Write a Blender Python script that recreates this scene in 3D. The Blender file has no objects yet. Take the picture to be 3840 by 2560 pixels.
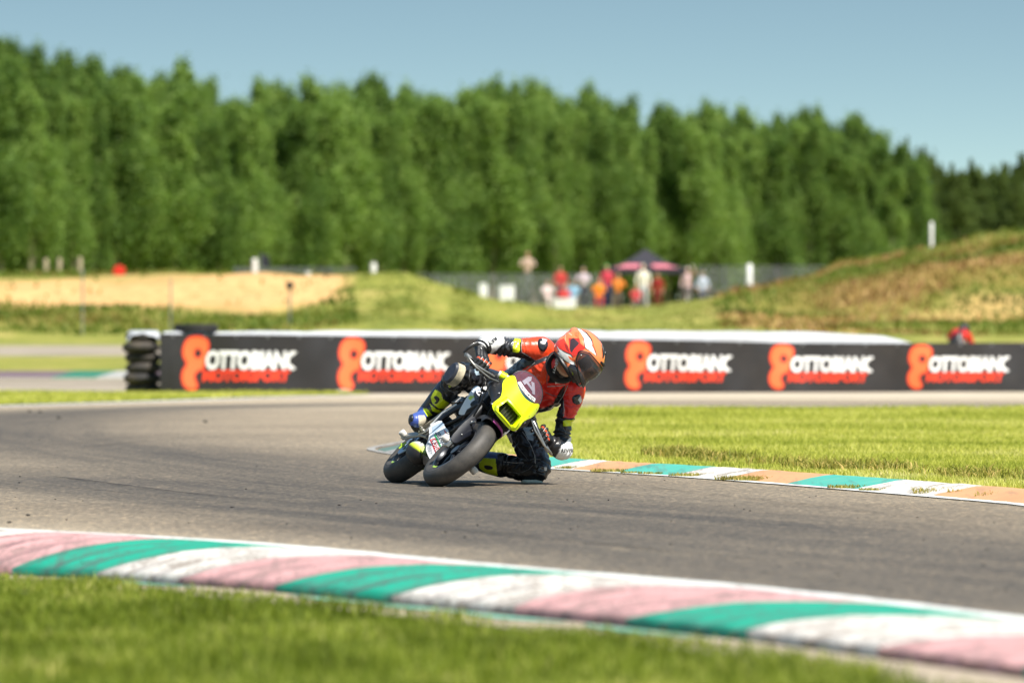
import bpy, bmesh, math, random
import numpy as np
from mathutils import Vector, Matrix, Quaternion
from mathutils.geometry import delaunay_2d_cdt
from mathutils.bvhtree import BVHTree

random.seed(7)
RNG = np.random.default_rng(7)
scene = bpy.context.scene
COL = scene.collection
R = math.radians

# ------------------------------------------------------------------ camera
FOC = 21333.0            # focal length in pixels of the 3840 px wide photograph (200 mm on 36 mm)
CAMH = 0.81              # camera height
HOR = 1288.0             # horizon row
cam_d = bpy.data.cameras.new('camera')
cam = bpy.data.objects.new('camera', cam_d); COL.objects.link(cam)
cam.location = (0, 0, CAMH)
cam.rotation_euler = (R(90) + math.atan((HOR - 1280) / FOC), 0, 0)
cam_d.lens = 200; cam_d.sensor_width = 36
cam_d.clip_start = 0.5; cam_d.clip_end = 6000
cam_d.dof.use_dof = True
cam_d.dof.focus_distance = 32.45
cam_d.dof.aperture_fstop = 3.5
cam_d.dof.aperture_blades = 9
scene.camera = cam

# ------------------------------------------------------------------ light
SUN = Vector((0.40, -0.50, 0.92)).normalized()
world = bpy.data.worlds.new('World'); scene.world = world; world.use_nodes = True
wn, wl = world.node_tree.nodes, world.node_tree.links
bg = wn['Background']
sky = wn.new('ShaderNodeTexSky'); sky.sky_type = 'NISHITA'; sky.sun_disc = False
sky.sun_elevation = math.asin(SUN.z); sky.sun_rotation = math.atan2(SUN.x, SUN.y)
sky.altitude = 100; sky.air_density = 1.5; sky.dust_density = 0.0; sky.ozone_density = 0.5
# look the sky up a little higher than the true elevation: the low air is clear and blue, without the dusty horizon band
wtc = wn.new('ShaderNodeTexCoord'); wmp = wn.new('ShaderNodeMapping')
wmp.inputs['Location'].default_value = (0, 0, .055); wmp.inputs['Scale'].default_value = (1, 1, 5.0)
wl.new(wtc.outputs['Generated'], wmp.inputs[0]); wl.new(wmp.outputs[0], sky.inputs[0])
wti = wn.new('ShaderNodeMix'); wti.data_type = 'RGBA'; wti.blend_type = 'MULTIPLY'; wti.inputs[0].default_value = 1.0; wti.inputs[7].default_value = (1.12, 1.17, 1.0, 1)   # thin summer haze: paler, less saturated air
wl.new(sky.outputs[0], wti.inputs[6]); wl.new(wti.outputs[2], bg.inputs[0]); bg.inputs[1].default_value = 0.078
sd = bpy.data.lights.new('sun', 'SUN'); sd.energy = 5.0; sd.angle = R(0.53); sd.color = (1.0, 0.95, 0.87)
so = bpy.data.objects.new('sun', sd); COL.objects.link(so)
so.rotation_euler = (-SUN).to_track_quat('-Z', 'Y').to_euler(); so.location = (20, -20, 40)
vs = scene.view_settings
vs.view_transform = 'Standard'; vs.look = 'None'; vs.gamma = 1.0; vs.use_curve_mapping = False
vs.exposure = 0.68
scene.cycles.max_bounces = 8; scene.cycles.transparent_max_bounces = 12

# ------------------------------------------------------------------ helpers
def S(r, g, b):
    """sRGB 0-255 to linear rgba"""
    f = lambda c: (c / 255 / 12.92) if c / 255 <= .04045 else ((c / 255 + .055) / 1.055) ** 2.4
    return (f(r), f(g), f(b), 1.0)

def G(px, py, z=0.0):
    """point of a horizontal plane at height z seen at a pixel of the photograph"""
    Y = (CAMH - z) * FOC / (py - HOR)
    return ((px - 1920) / FOC * Y, Y)

def W(px, py, Y):
    return Vector(((px - 1920) / FOC * Y, Y, CAMH - (py - HOR) / FOC * Y))

def tag(o, label=None, cat=None, group=None, kind=None):
    if label: o['label'] = label
    if cat: o['category'] = cat
    if group: o['group'] = group
    if kind: o['kind'] = kind
    return o

def empty(name, loc=(0, 0, 0), rz=0.0):
    o = bpy.data.objects.new(name, None); COL.objects.link(o)
    o.location = loc; o.rotation_euler = (0, 0, rz); o.empty_display_size = .1
    return o

def mesh_np(name, V, F, smooth=False):
    """V (n,3), F (m,k) with constant k"""
    V = np.asarray(V, np.float32); F = np.asarray(F, np.int32)
    me = bpy.data.meshes.new(name)
    me.vertices.add(len(V)); me.vertices.foreach_set('co', V.ravel())
    k = F.shape[1]
    me.loops.add(F.size); me.loops.foreach_set('vertex_index', F.ravel())
    me.polygons.add(len(F))
    me.polygons.foreach_set('loop_start', np.arange(0, F.size, k, dtype=np.int32))
    me.polygons.foreach_set('loop_total', np.full(len(F), k, np.int32))
    if smooth: me.polygons.foreach_set('use_smooth', np.ones(len(F), bool))
    me.update(calc_edges=True); me.validate()
    return me

def attr_col(me, name, cols):
    a = me.color_attributes.new(name, 'FLOAT_COLOR', 'POINT')
    c = np.asarray(cols, np.float32)
    if c.shape[1] == 3: c = np.hstack([c, np.ones((len(c), 1), np.float32)])
    a.data.foreach_set('color', c.ravel())

def attr_f(me, name, vals):
    a = me.attributes.new(name, 'FLOAT', 'POINT')
    a.data.foreach_set('value', np.asarray(vals, np.float32))

def obj(name, me, mat, parent=None):
    o = bpy.data.objects.new(name, me); COL.objects.link(o)
    if mat is not None:
        if isinstance(mat, (list, tuple)):
            for m in mat: me.materials.append(m)
        else: me.materials.append(mat)
    if parent is not None: o.parent = parent
    return o

def rebase(o):
    """move the origin of a mesh object built in world space to its base"""
    me = o.data
    n = len(me.vertices); c = np.empty(n * 3, np.float32); me.vertices.foreach_get('co', c); c = c.reshape(-1, 3)
    b = np.array([(c[:, 0].min() + c[:, 0].max()) / 2, (c[:, 1].min() + c[:, 1].max()) / 2, c[:, 2].min()], np.float32)
    me.vertices.foreach_set('co', (c - b).ravel()); me.update()
    o.location = b.tolist()
    return o

class MB:
    """collects shapes; build() links them as one mesh object"""
    def __init__(s): s.v = []; s.f = []
    def add(s, V, F):
        n = len(s.v); s.v += [tuple(p) for p in V]; s.f += [tuple(i + n for i in f) for f in F]; return s
    def box(s, c, d, rot=None, bev=0.0):
        hx, hy, hz = d[0] / 2, d[1] / 2, d[2] / 2
        if bev:
            b = min(bev, hx * .9, hy * .9, hz * .9)
            V = []
            for sx in (-1, 1):
                for sy in (-1, 1):
                    for sz in (-1, 1):
                        V += [(sx * (hx - b), sy * (hy - b), sz * hz), (sx * (hx - b), sy * hy, sz * (hz - b)), (sx * hx, sy * (hy - b), sz * (hz - b))]
            bm = bmesh.new()
            for p in V: bm.verts.new(p)
            r = bmesh.ops.convex_hull(bm, input=bm.verts)
            bm.verts.index_update()
            V = [v.co.copy() for v in bm.verts]; F = [[v.index for v in f.verts] for f in bm.faces]; bm.free()
        else:
            V = [Vector((x, y, z)) for x in (-hx, hx) for y in (-hy, hy) for z in (-hz, hz)]
            F = [(0, 1, 3, 2), (4, 6, 7, 5), (0, 4, 5, 1), (2, 3, 7, 6), (0, 2, 6, 4), (1, 5, 7, 3)]
        c = Vector(c)
        V = [(rot @ Vector(p) if rot else Vector(p)) + c for p in V]
        return s.add(V, F)
    def tube(s, pts, rad, n=12, caps=True, flat=1.0, up=(0, 0, 1), closed=False):
        pts = [Vector(p) for p in pts]; m = len(pts)
        if not hasattr(rad, '__len__'): rad = [rad] * m
        V = []; F = []; a = None
        for i, p in enumerate(pts):
            if closed: t = pts[(i + 1) % m] - pts[i - 1]
            else: t = pts[min(i + 1, m - 1)] - pts[max(i - 1, 0)]
            t.normalize()
            if a is None:
                u = Vector(up)
                if abs(u.dot(t)) > .95: u = Vector((1, 0, 0))
                a = (u - t * u.dot(t)).normalized()
            else: a = (a - t * a.dot(t)).normalized()
            b = t.cross(a)
            for k in range(n):
                q = 2 * math.pi * k / n
                V.append(p + a * (math.cos(q) * rad[i]) + b * (math.sin(q) * rad[i] * flat))
        for i in range(m if closed else m - 1):
            j = (i + 1) % m
            for k in range(n):
                F.append((i * n + k, i * n + (k + 1) % n, j * n + (k + 1) % n, j * n + k))
        if caps and not closed:
            F.append(tuple(range(n))[::-1]); F.append(tuple((m - 1) * n + k for k in range(n)))
        return s.add(V, F)
    def ball(s, c, r, n=12, rot=None):
        if not hasattr(r, '__len__'): r = (r, r, r)
        V = [Vector((0, 0, -r[2]))]; F = []; m = n // 2 + 1
        for i in range(1, m):
            th = -math.pi / 2 + math.pi * i / m
            for k in range(n):
                q = 2 * math.pi * k / n
                V.append(Vector((r[0] * math.cos(th) * math.cos(q), r[1] * math.cos(th) * math.sin(q), r[2] * math.sin(th))))
        V.append(Vector((0, 0, r[2])))
        for k in range(n): F.append((0, 1 + (k + 1) % n, 1 + k))
        for i in range(m - 2):
            for k in range(n):
                a = 1 + i * n + k; b = 1 + i * n + (k + 1) % n
                F.append((a, b, b + n, a + n))
        L = len(V) - 1; q = 1 + (m - 2) * n
        for k in range(n): F.append((q + k, q + (k + 1) % n, L))
        c = Vector(c)
        return s.add([(rot @ p if rot else p) + c for p in V], F)
    def lathe(s, prof, axis='y', c=(0, 0, 0), n=48, closed=True, a0=0, a1=2 * math.pi):
        """prof: (along axis, radius)"""
        V = []; F = []; m = len(prof); full = abs(a1 - a0 - 2 * math.pi) < 1e-6
        nn = n if full else n + 1
        for i in range(nn):
            q = a0 + (a1 - a0) * i / n; cs, sn = math.cos(q), math.sin(q)
            for (h, r) in prof:
                if axis == 'y': p = (r * cs, h, r * sn)
                elif axis == 'z': p = (r * cs, r * sn, h)
                else: p = (h, r * cs, r * sn)
                V.append(Vector(p) + Vector(c))
        for i in range(n):
            j = (i + 1) % nn
            for k in range(m if closed else m - 1):
                l = (k + 1) % m
                F.append((i * m + k, i * m + l, j * m + l, j * m + k))
        return s.add(V, F)
    def mesh(s, name, smooth=True, angle=40):
        me = bpy.data.meshes.new(name)
        me.from_pydata([tuple(p) for p in s.v], [], s.f); me.validate(); me.update()
        bm = bmesh.new(); bm.from_mesh(me); bmesh.ops.recalc_face_normals(bm, faces=bm.faces); bm.to_mesh(me); bm.free()
        if smooth:
            me.polygons.foreach_set('use_smooth', np.ones(len(me.polygons), bool))
            me.set_sharp_from_angle(angle=R(angle))
        return me
    def build(s, name, mat, parent=None, smooth=True, angle=40):
        return obj(name, s.mesh(name, smooth, angle), mat, parent)

def evaluated(o):
    dg = bpy.context.evaluated_depsgraph_get()
    return bpy.data.meshes.new_from_object(o.evaluated_get(dg), depsgraph=dg)

def voxel_mesh(mb, vox, it=6, fac=.5, name='body'):
    me = bpy.data.meshes.new('tmp'); me.from_pydata([tuple(p) for p in mb.v], [], mb.f); me.update()
    bm = bmesh.new(); bm.from_mesh(me); bmesh.ops.recalc_face_normals(bm, faces=bm.faces); bm.to_mesh(me); bm.free()
    o = bpy.data.objects.new('tmp', me); COL.objects.link(o)
    r = o.modifiers.new('r', 'REMESH'); r.mode = 'VOXEL'; r.voxel_size = vox; r.use_smooth_shade = True
    if it:
        m = o.modifiers.new('s', 'SMOOTH'); m.iterations = it; m.factor = fac
    out = evaluated(o); out.name = name
    bpy.data.objects.remove(o); bpy.data.meshes.remove(me)
    return out

def coords(me):
    c = np.empty(len(me.vertices) * 3, np.float32); me.vertices.foreach_get('co', c); return c.reshape(-1, 3).astype(float)

def normals(me):
    c = np.empty(len(me.vertices) * 3, np.float32); me.vertex_normals.foreach_get('vector', c); return c.reshape(-1, 3).astype(float)

def inpoly(pts, poly):
    x, y = pts[:, 0], pts[:, 1]; r = np.zeros(len(pts), bool); j = len(poly) - 1
    for i in range(len(poly)):
        xi, yi = poly[i]; xj, yj = poly[j]
        with np.errstate(divide='ignore', invalid='ignore'):
            c = ((yi > y) != (yj > y)) & (x < (xj - xi) * (y - yi) / ((yj - yi) if yj != yi else 1e-12) + xi)
        r ^= c; j = i
    return r

def smoothloop(pts, n=2):
    """Chaikin rounding of a closed outline"""
    for _ in range(n):
        q = []
        for i in range(len(pts)):
            a = pts[i]; b = pts[(i + 1) % len(pts)]
            q += [(a[0] * .75 + b[0] * .25, a[1] * .75 + b[1] * .25), (a[0] * .25 + b[0] * .75, a[1] * .25 + b[1] * .75)]
        pts = q
    return pts

def resample(loop, step):
    out = []
    for i in range(len(loop)):
        a = np.array(loop[i]); b = np.array(loop[(i + 1) % len(loop)]); n = max(1, int(np.linalg.norm(b - a) / step))
        for k in range(n): out.append(tuple(a + (b - a) * k / n))
    return out

def flat_tri(outline, holes=(), step=.02):
    """triangulate an outline with inner grid points; returns 2-D verts and faces"""
    loops = [resample(outline, step)] + [resample(h, step) for h in holes]
    P = []; E = []
    for L in loops:
        n = len(P); P += L; E += [(n + i, n + (i + 1) % len(L)) for i in range(len(L))]
    A = np.array(loops[0]); x0, y0 = A.min(0); x1, y1 = A.max(0)
    gx, gy = np.meshgrid(np.arange(x0 + step * .5, x1, step), np.arange(y0 + step * .5, y1, step))
    g = np.stack([gx.ravel(), gy.ravel()], 1)
    if len(g):
        m = inpoly(g, loops[0])
        for h in loops[1:]: m &= ~inpoly(g, h)
        g = g[m]
        B = np.array(P)
        if len(g):
            d = np.sqrt(((g[:, None, :] - B[None]) ** 2).sum(2)).min(1); g = g[d > step * .45]
            P = P + [tuple(q) for q in g]
    v, e, f, *_ = delaunay_2d_cdt([Vector(p) for p in P], E, [], 0, 1e-6)
    V = np.array([tuple(p) for p in v]); F = [tuple(t) for t in f]
    cen = np.array([V[list(t)].mean(0) for t in F])
    k = inpoly(cen, loops[0])
    for h in loops[1:]: k &= ~inpoly(cen, h)
    return V, [F[i] for i in range(len(F)) if k[i]]

def thicken(V3, F, thick):
    """solid sheet: thick = offset vector field (n,3) or scalar along vertex normals"""
    V3 = np.asarray(V3, float)
    if np.isscalar(thick):
        N = np.zeros_like(V3)
        for t in F:
            n = np.cross(V3[t[1]] - V3[t[0]], V3[t[2]] - V3[t[0]])
            for i in t: N[i] += n
        N /= np.linalg.norm(N, axis=1, keepdims=True) + 1e-12
        off = N * thick
    else: off = np.asarray(thick, float)
    n = len(V3); V = np.vstack([V3, V3 + off]); FF = [tuple(t) for t in F] + [tuple(i + n for i in t[::-1]) for t in F]
    ec = {}
    for t in F:
        for a, b in zip(t, t[1:] + t[:1]): ec[(a, b)] = 1
    for (a, b) in list(ec):
        if (b, a) not in ec: FF.append((b, a, a + n, b + n))
    return V, FF

def sheet(mb, outline, fn, thick, holes=(), step=.02):
    """outline (u,v) -> fn(u,v)=xyz, thickened"""
    V, F = flat_tri(outline, holes, step)
    V3 = np.array([fn(*p) for p in V])
    mb.add(*thicken(V3, F, thick)); return mb

_tc = {}
def text2d(s, bold=0.0, shear=0.0, spacing=1.0):
    """triangulated glyphs, height of capitals = 1, starting at x=0; returns V(n,2), F, width"""
    k = (s, bold, shear, spacing)
    if k in _tc: return _tc[k]
    cu = bpy.data.curves.new('txt', 'FONT'); cu.body = s; cu.size = 1.0; cu.offset = bold; cu.shear = shear; cu.space_character = spacing
    cu.resolution_u = 3; cu.fill_mode = 'FRONT'
    o = bpy.data.objects.new('txt', cu); COL.objects.link(o)
    me = evaluated(o)
    bm = bmesh.new(); bm.from_mesh(me); bmesh.ops.triangulate(bm, faces=bm.faces)
    V = np.array([tuple(v.co)[:2] for v in bm.verts]) if len(bm.verts) else np.zeros((0, 2))
    bm.verts.index_update(); F = [tuple(v.index for v in f.verts) for f in bm.faces]; bm.free()
    bpy.data.objects.remove(o); bpy.data.curves.remove(cu); bpy.data.meshes.remove(me)
    V = V - V.min(0); hh = V[:, 1].max(); V = V / hh
    _tc[k] = (V, F, V[:, 0].max()); return _tc[k]

# ------------------------------------------------------------------ materials
def new_mat(name):
    m = bpy.data.materials.new(name); m.use_nodes = True
    return m, m.node_tree.nodes, m.node_tree.links, m.node_tree.nodes['Principled BSDF']

def setp(b, **k):
    for n, v in k.items():
        n = n.replace('_', ' ')
        if n in b.inputs: b.inputs[n].default_value = v

def noise(n, l, scale, detail=4, rough=.6, vec=None, dim=None):
    t = n.new('ShaderNodeTexNoise'); t.inputs['Scale'].default_value = scale; t.inputs['Detail'].default_value = detail; t.inputs['Roughness'].default_value = rough
    if vec is not None: l.new(vec, t.inputs['Vector'])
    return t

def ramp(n, l, fac, stops):
    r = n.new('ShaderNodeValToRGB'); e = r.color_ramp.elements
    e[0].position = stops[0][0]; e[0].color = stops[0][1]
    e[1].position = stops[-1][0]; e[1].color = stops[-1][1]
    for p, c in stops[1:-1]:
        q = e.new(p); q.color = c
    l.new(fac, r.inputs[0]); return r

def mixc(n, l, fac, a, b, mode='MIX'):
    m = n.new('ShaderNodeMix'); m.data_type = 'RGBA'; m.blend_type = mode
    if isinstance(fac, (int, float)): m.inputs[0].default_value = fac
    else: l.new(fac, m.inputs[0])
    for i, c in ((6, a), (7, b)):
        if isinstance(c, tuple): m.inputs[i].default_value = c
        else: l.new(c, m.inputs[i])
    return m.outputs[2]

def math_n(n, l, op, a, b=None, clamp=False):
    m = n.new('ShaderNodeMath'); m.operation = op; m.use_clamp = clamp
    for i, c in ((0, a), (1, b)):
        if c is None: continue
        if isinstance(c, (int, float)): m.inputs[i].default_value = c
        else: l.new(c, m.inputs[i])
    return m.outputs[0]

def bump(n, l, b, h, strength, dist):
    m = n.new('ShaderNodeBump'); m.inputs['Strength'].default_value = strength; m.inputs['Distance'].default_value = dist
    l.new(h, m.inputs['Height']); l.new(m.outputs[0], b.inputs['Normal'])

def pm(name, col, rough=.5, metal=0.0, var=.12, scale=25, bs=0.0, bscale=300, coat=0.0, spec=.5, dirt=None, dirtamt=.3):
    """principled material with grain: colour varies a little, roughness varies, optional fine relief and dust"""
    m, n, l, b = new_mat(name)
    tc = n.new('ShaderNodeTexCoord').outputs['Object']
    t = noise(n, l, scale, 5, .65, tc)
    lo = tuple(max(0, c * (1 - var)) for c in col[:3]) + (1,); hi = tuple(min(1, c * (1 + var)) for c in col[:3]) + (1,)
    c = ramp(n, l, t.outputs[0], [(.3, lo), (.7, hi)]).outputs[0]
    if dirt:
        t2 = noise(n, l, scale * .35, 6, .7, tc)
        f = ramp(n, l, t2.outputs[0], [(.45, (0, 0, 0, 1)), (.75, (dirtamt,) * 3 + (1,))]).outputs[0]
        c = mixc(n, l, f, c, dirt)
    l.new(c, b.inputs['Base Color'])
    rr = n.new('ShaderNodeMapRange'); rr.inputs[3].default_value = max(.03, rough - .08); rr.inputs[4].default_value = min(1, rough + .1)
    l.new(t.outputs[0], rr.inputs[0]); l.new(rr.outputs[0], b.inputs['Roughness'])
    setp(b, Metallic=metal, Coat_Weight=coat, Coat_Roughness=.08, Specular_IOR_Level=spec)
    if bs:
        t3 = noise(n, l, bscale, 3, .6, tc); bump(n, l, b, t3.outputs[0], bs, .01)
    return m

def attr_mat(name, rough=.45, coat=0.0, bs=0.0, bscale=200, var=.12, spec=.5):
    """colour from the 'paint' vertex attribute"""
    m, n, l, b = new_mat(name)
    a = n.new('ShaderNodeAttribute'); a.attribute_name = 'paint'
    tc = n.new('ShaderNodeTexCoord').outputs['Object']
    t = noise(n, l, 28, 5, .65, tc)
    g = ramp(n, l, t.outputs[0], [(.3, (1 - var,) * 3 + (1,)), (.7, (1 + var * .4,) * 3 + (1,))]).outputs[0]
    l.new(mixc(n, l, 1.0, a.outputs['Color'], g, 'MULTIPLY'), b.inputs['Base Color'])
    rr = n.new('ShaderNodeMapRange'); rr.inputs[3].default_value = max(.05, rough - .1); rr.inputs[4].default_value = rough + .12
    l.new(t.outputs[0], rr.inputs[0]); l.new(rr.outputs[0], b.inputs['Roughness'])
    setp(b, Coat_Weight=coat, Coat_Roughness=.1, Specular_IOR_Level=spec)
    if bs:
        t3 = noise(n, l, bscale, 3, .6, tc); bump(n, l, b, t3.outputs[0], bs, .01)
    return m

def leaf_mat(name, stops, trans=.35, scale=.6, attr='tint'):
    m, n, l, b = new_mat(name)
    a = n.new('ShaderNodeAttribute'); a.attribute_name = attr
    c = ramp(n, l, a.outputs['Fac'], stops).outputs[0]
    l.new(c, b.inputs['Base Color']); setp(b, Roughness=.6, Specular_IOR_Level=.25)
    tr = n.new('ShaderNodeBsdfTranslucent'); mx = n.new('ShaderNodeMixShader')
    l.new(mixc(n, l, 1.0, c, (1.0, 1.05, .55, 1), 'MULTIPLY'), tr.inputs[0])
    mx.inputs[0].default_value = trans
    l.new(b.outputs[0], mx.inputs[1]); l.new(tr.outputs[0], mx.inputs[2])
    l.new(mx.outputs[0], n['Material Output'].inputs[0])
    return m
# ================================================================== ground, track, kerbs, grass
def poly_len(P):
    P = np.asarray(P, float); d = np.r_[0, np.cumsum(np.linalg.norm(np.diff(P, axis=0), axis=1))]; return P, d

def spline(P, step=.25):
    """Catmull-Rom through 2-D points, even spacing"""
    P = [np.array(p, float) for p in P]; P = [2 * P[0] - P[1]] + P + [2 * P[-1] - P[-2]]; out = []
    for i in range(1, len(P) - 2):
        for t in np.linspace(0, 1, 24, endpoint=False):
            a, b, c, d = P[i - 1:i + 3]
            out.append(.5 * ((2 * b) + (-a + c) * t + (2 * a - 5 * b + 4 * c - d) * t * t + (-a + 3 * b - 3 * c + d) * t ** 3))
    out.append(P[-2]); Q, d = poly_len(out); s = np.arange(0, d[-1], step)
    return np.stack([np.interp(s, d, Q[:, 0]), np.interp(s, d, Q[:, 1])], 1)

def path_dist(pts, path):
    """distance, signed side and arc position of points to a polyline"""
    best = np.full(len(pts), 1e9); arc = np.zeros(len(pts)); acc = 0
    for a, b in zip(path[:-1], path[1:]):
        ab = b - a; L = np.linalg.norm(ab)
        t = np.clip(((pts - a) @ ab) / (L * L + 1e-12), 0, 1)
        dd = np.linalg.norm(pts - (a + t[:, None] * ab), axis=1)
        k = dd < best; best[k] = dd[k]; arc[k] = acc + t[k] * L; acc += L
    return best, arc

# --- asphalt material
def asphalt_mat():
    m, n, l, b = new_mat('asphalt')
    geo = n.new('ShaderNodeNewGeometry').outputs['Position']
    ru = n.new('ShaderNodeAttribute'); ru.attribute_name = 'rubber'
    du = n.new('ShaderNodeAttribute'); du.attribute_name = 'dust'
    uv = n.new('ShaderNodeUVMap'); uv.uv_map = 'track'
    mp = n.new('ShaderNodeMapping'); mp.inputs['Scale'].default_value = (.10, 3.2, 1); l.new(uv.outputs[0], mp.inputs[0])
    st = noise(n, l, 1.0, 6, .62, mp.outputs[0])
    mp2 = n.new('ShaderNodeMapping'); mp2.inputs['Scale'].default_value = (.16, 11, 1); l.new(uv.outputs[0], mp2.inputs[0])
    st2 = noise(n, l, 1.0, 3, .5, mp2.outputs[0])
    big = noise(n, l, .35, 4, .6, geo)
    base = ramp(n, l, big.outputs[0], [(.3, S(122, 110, 94)), (.7, S(143, 130, 111))]).outputs[0]
    # streaks along the track
    k = n.new('ShaderNodeMath'); k.operation = 'MULTIPLY'; k.use_clamp = True
    a1 = ramp(n, l, st.outputs[0], [(.25, (.5,) * 3 + (1,)), (.7, (.95,) * 3 + (1,))]).outputs[0]
    l.new(a1, k.inputs[0]); l.new(ru.outputs['Fac'], k.inputs[1])
    c = mixc(n, l, k.outputs[0], base, S(64, 60, 56))
    th = ramp(n, l, st2.outputs[0], [(.63, (0, 0, 0, 1)), (.74, (.45,) * 3 + (1,))]).outputs[0]
    k2 = math_n(n, l, 'MULTIPLY', th, ru.outputs['Fac'], True)
    c = mixc(n, l, k2, c, S(46, 45, 47))
    c = mixc(n, l, math_n(n, l, 'MULTIPLY', du.outputs['Fac'], .7), c, S(178, 164, 142))
    # aggregate: pale and dark chips
    vo = n.new('ShaderNodeTexVoronoi'); vo.inputs['Scale'].default_value = 52; l.new(geo, vo.inputs['Vector'])
    sp = ramp(n, l, vo.outputs['Color'], [(.0, (.34,) * 3 + (1,)), (.35, (.78,) * 3 + (1,)), (.7, (1.1,) * 3 + (1,)), (.84, (1.8, 1.68, 1.5, 1)), (1.0, (3.2, 3.0, 2.6, 1))]).outputs[0]
    c = mixc(n, l, .95, c, sp, 'MULTIPLY')
    fine = noise(n, l, 160, 2, .5, geo)
    c = mixc(n, l, .55, c, ramp(n, l, fine.outputs[0], [(.3, (.62,) * 3 + (1,)), (.7, (1.35,) * 3 + (1,))]).outputs[0], 'MULTIPLY')
    l.new(c, b.inputs['Base Color'])
    ro = ramp(n, l, ru.outputs['Fac'], [(0, (.92,) * 3 + (1,)), (1, (.72,) * 3 + (1,))]).outputs[0]
    l.new(ro, b.inputs['Roughness']); setp(b, Specular_IOR_Level=.35)
    bump(n, l, b, vo.outputs['Distance'], .5, .004)
    return m

M_ASPH = asphalt_mat()

CENTRE = spline([(22, 71), (14, 72.5), (7, 73.5), (2, 74), (-1.5, 72), (-4.5, 67), (-5.9, 60), (-5.6, 52), (-4.6, 44.5), (-2.2, 33), (0.2, 26), (2.5, 20), (4.9, 14), (7.5, 7)], .5)
RACE = spline([(22, 72), (8, 76), (1, 77.5), (-3, 75), (-5.2, 67), (-5.1, 57), (-3.9, 47), (-2.0, 38.5), (-.35, 31), (.35, 26), (.95, 22), (2.0, 17.6), (3.6, 13.5), (7, 7)], .5)
RACE2 = spline([(-14, 58), (-8, 47), (-5, 38.5), (-3.3, 34.2), (-1.6, 30), (-.2, 26.5), (1.0, 23), (2.6, 18)], .5)

def track_sheet():
    xs = np.arange(-20, 20.01, .3); ys = np.r_[np.arange(6, 50, .3), np.arange(50, 97, .6)]
    X, Y = np.meshgrid(xs, ys); P = np.stack([X.ravel(), Y.ravel()], 1)
    nx, ny = len(xs), len(ys)
    i = np.arange((nx - 1) * (ny - 1)); r, c = i // (nx - 1), i % (nx - 1)
    F = np.stack([r * nx + c, r * nx + c + 1, (r + 1) * nx + c + 1, (r + 1) * nx + c], 1)
    kp = np.array([(-30, 29.4), (-6.6, 29.2), (-4.2, 27.0), (-2.228, 24.76), (-1.035, 23.0), (0, 20.6), (.847, 18.75), (1.507, 16.74), (2.15, 14.5), (2.85, 11.8), (3.6, 8.8), (4.4, 4)])
    kx = np.interp(-P[:, 1], -kp[1:, 1], kp[1:, 0]); wk = np.where(P[:, 1] < 29, kx - P[:, 0], -1)
    F = F[(wk[F] < .38).all(1)]
    me = mesh_np('track', np.c_[P, np.zeros(len(P))], F)
    d1, _ = path_dist(P, RACE); d2, _ = path_dist(P, RACE2); dc, arc = path_dist(P, CENTRE)
    rub = np.clip(1.0 * np.exp(-(d1 / 1.7) ** 2) + .75 * np.exp(-(d2 / 1.0) ** 2) * np.clip((P[:, 0] + 9) / 6, 0, 1), 0, 1)
    # dust gathers away from the racing line, near the outer kerb and on the far left
    dk = -wk * .9
    dust = np.exp(-(np.clip(dk, 0, None) / .8) ** 2) * .85 + np.clip((P[:, 1] - 66) / 8, 0, 1) * .85 + np.clip((-P[:, 0] - 7.0) / 4, 0, 1) * .4
    dust = np.clip(dust, 0, 1) * (1 - rub * .9)
    attr_f(me, 'rubber', rub); attr_f(me, 'dust', np.clip(dust, 0, 1))
    uv = me.uv_layers.new(name='track')
    li = np.empty(len(me.loops), np.int32); me.loops.foreach_get('vertex_index', li)
    U = np.stack([arc, dc], 1)[li]; uv.data.foreach_set('uv', U.astype(np.float32).ravel())
    o = obj('track', me, M_ASPH); tag(o, 'grey asphalt track with dark rubbered racing line', None, None, 'structure')

track_sheet()

def strip(name, path, w0, w1, z, mat, taper=None, kind='structure', label=None, normal_sign=1, parent=None):
    """flat ribbon beside a path, w0..w1 metres to its left"""
    P = np.asarray(path, float); T = np.gradient(P, axis=0); T /= np.linalg.norm(T, axis=1, keepdims=True)
    N = np.stack([-T[:, 1], T[:, 0]], 1) * normal_sign
    jit = RNG.normal(0, .006, len(P))
    A = P + N * (np.asarray(w0) + jit)[:, None]; B = P + N * w1 if np.isscalar(w1) else P + N * w1[:, None]
    V = np.r_[np.c_[A, np.zeros(len(A)) + z], np.c_[B, np.zeros(len(B)) + z]]; n = len(P); i = np.arange(n - 1)
    F = np.stack([i, i + 1, n + i + 1, n + i], 1)
    me = mesh_np(name, V, F); o = obj(name, me, mat, parent)
    if parent is None: tag(o, label, None, None, kind)
    return o

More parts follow.
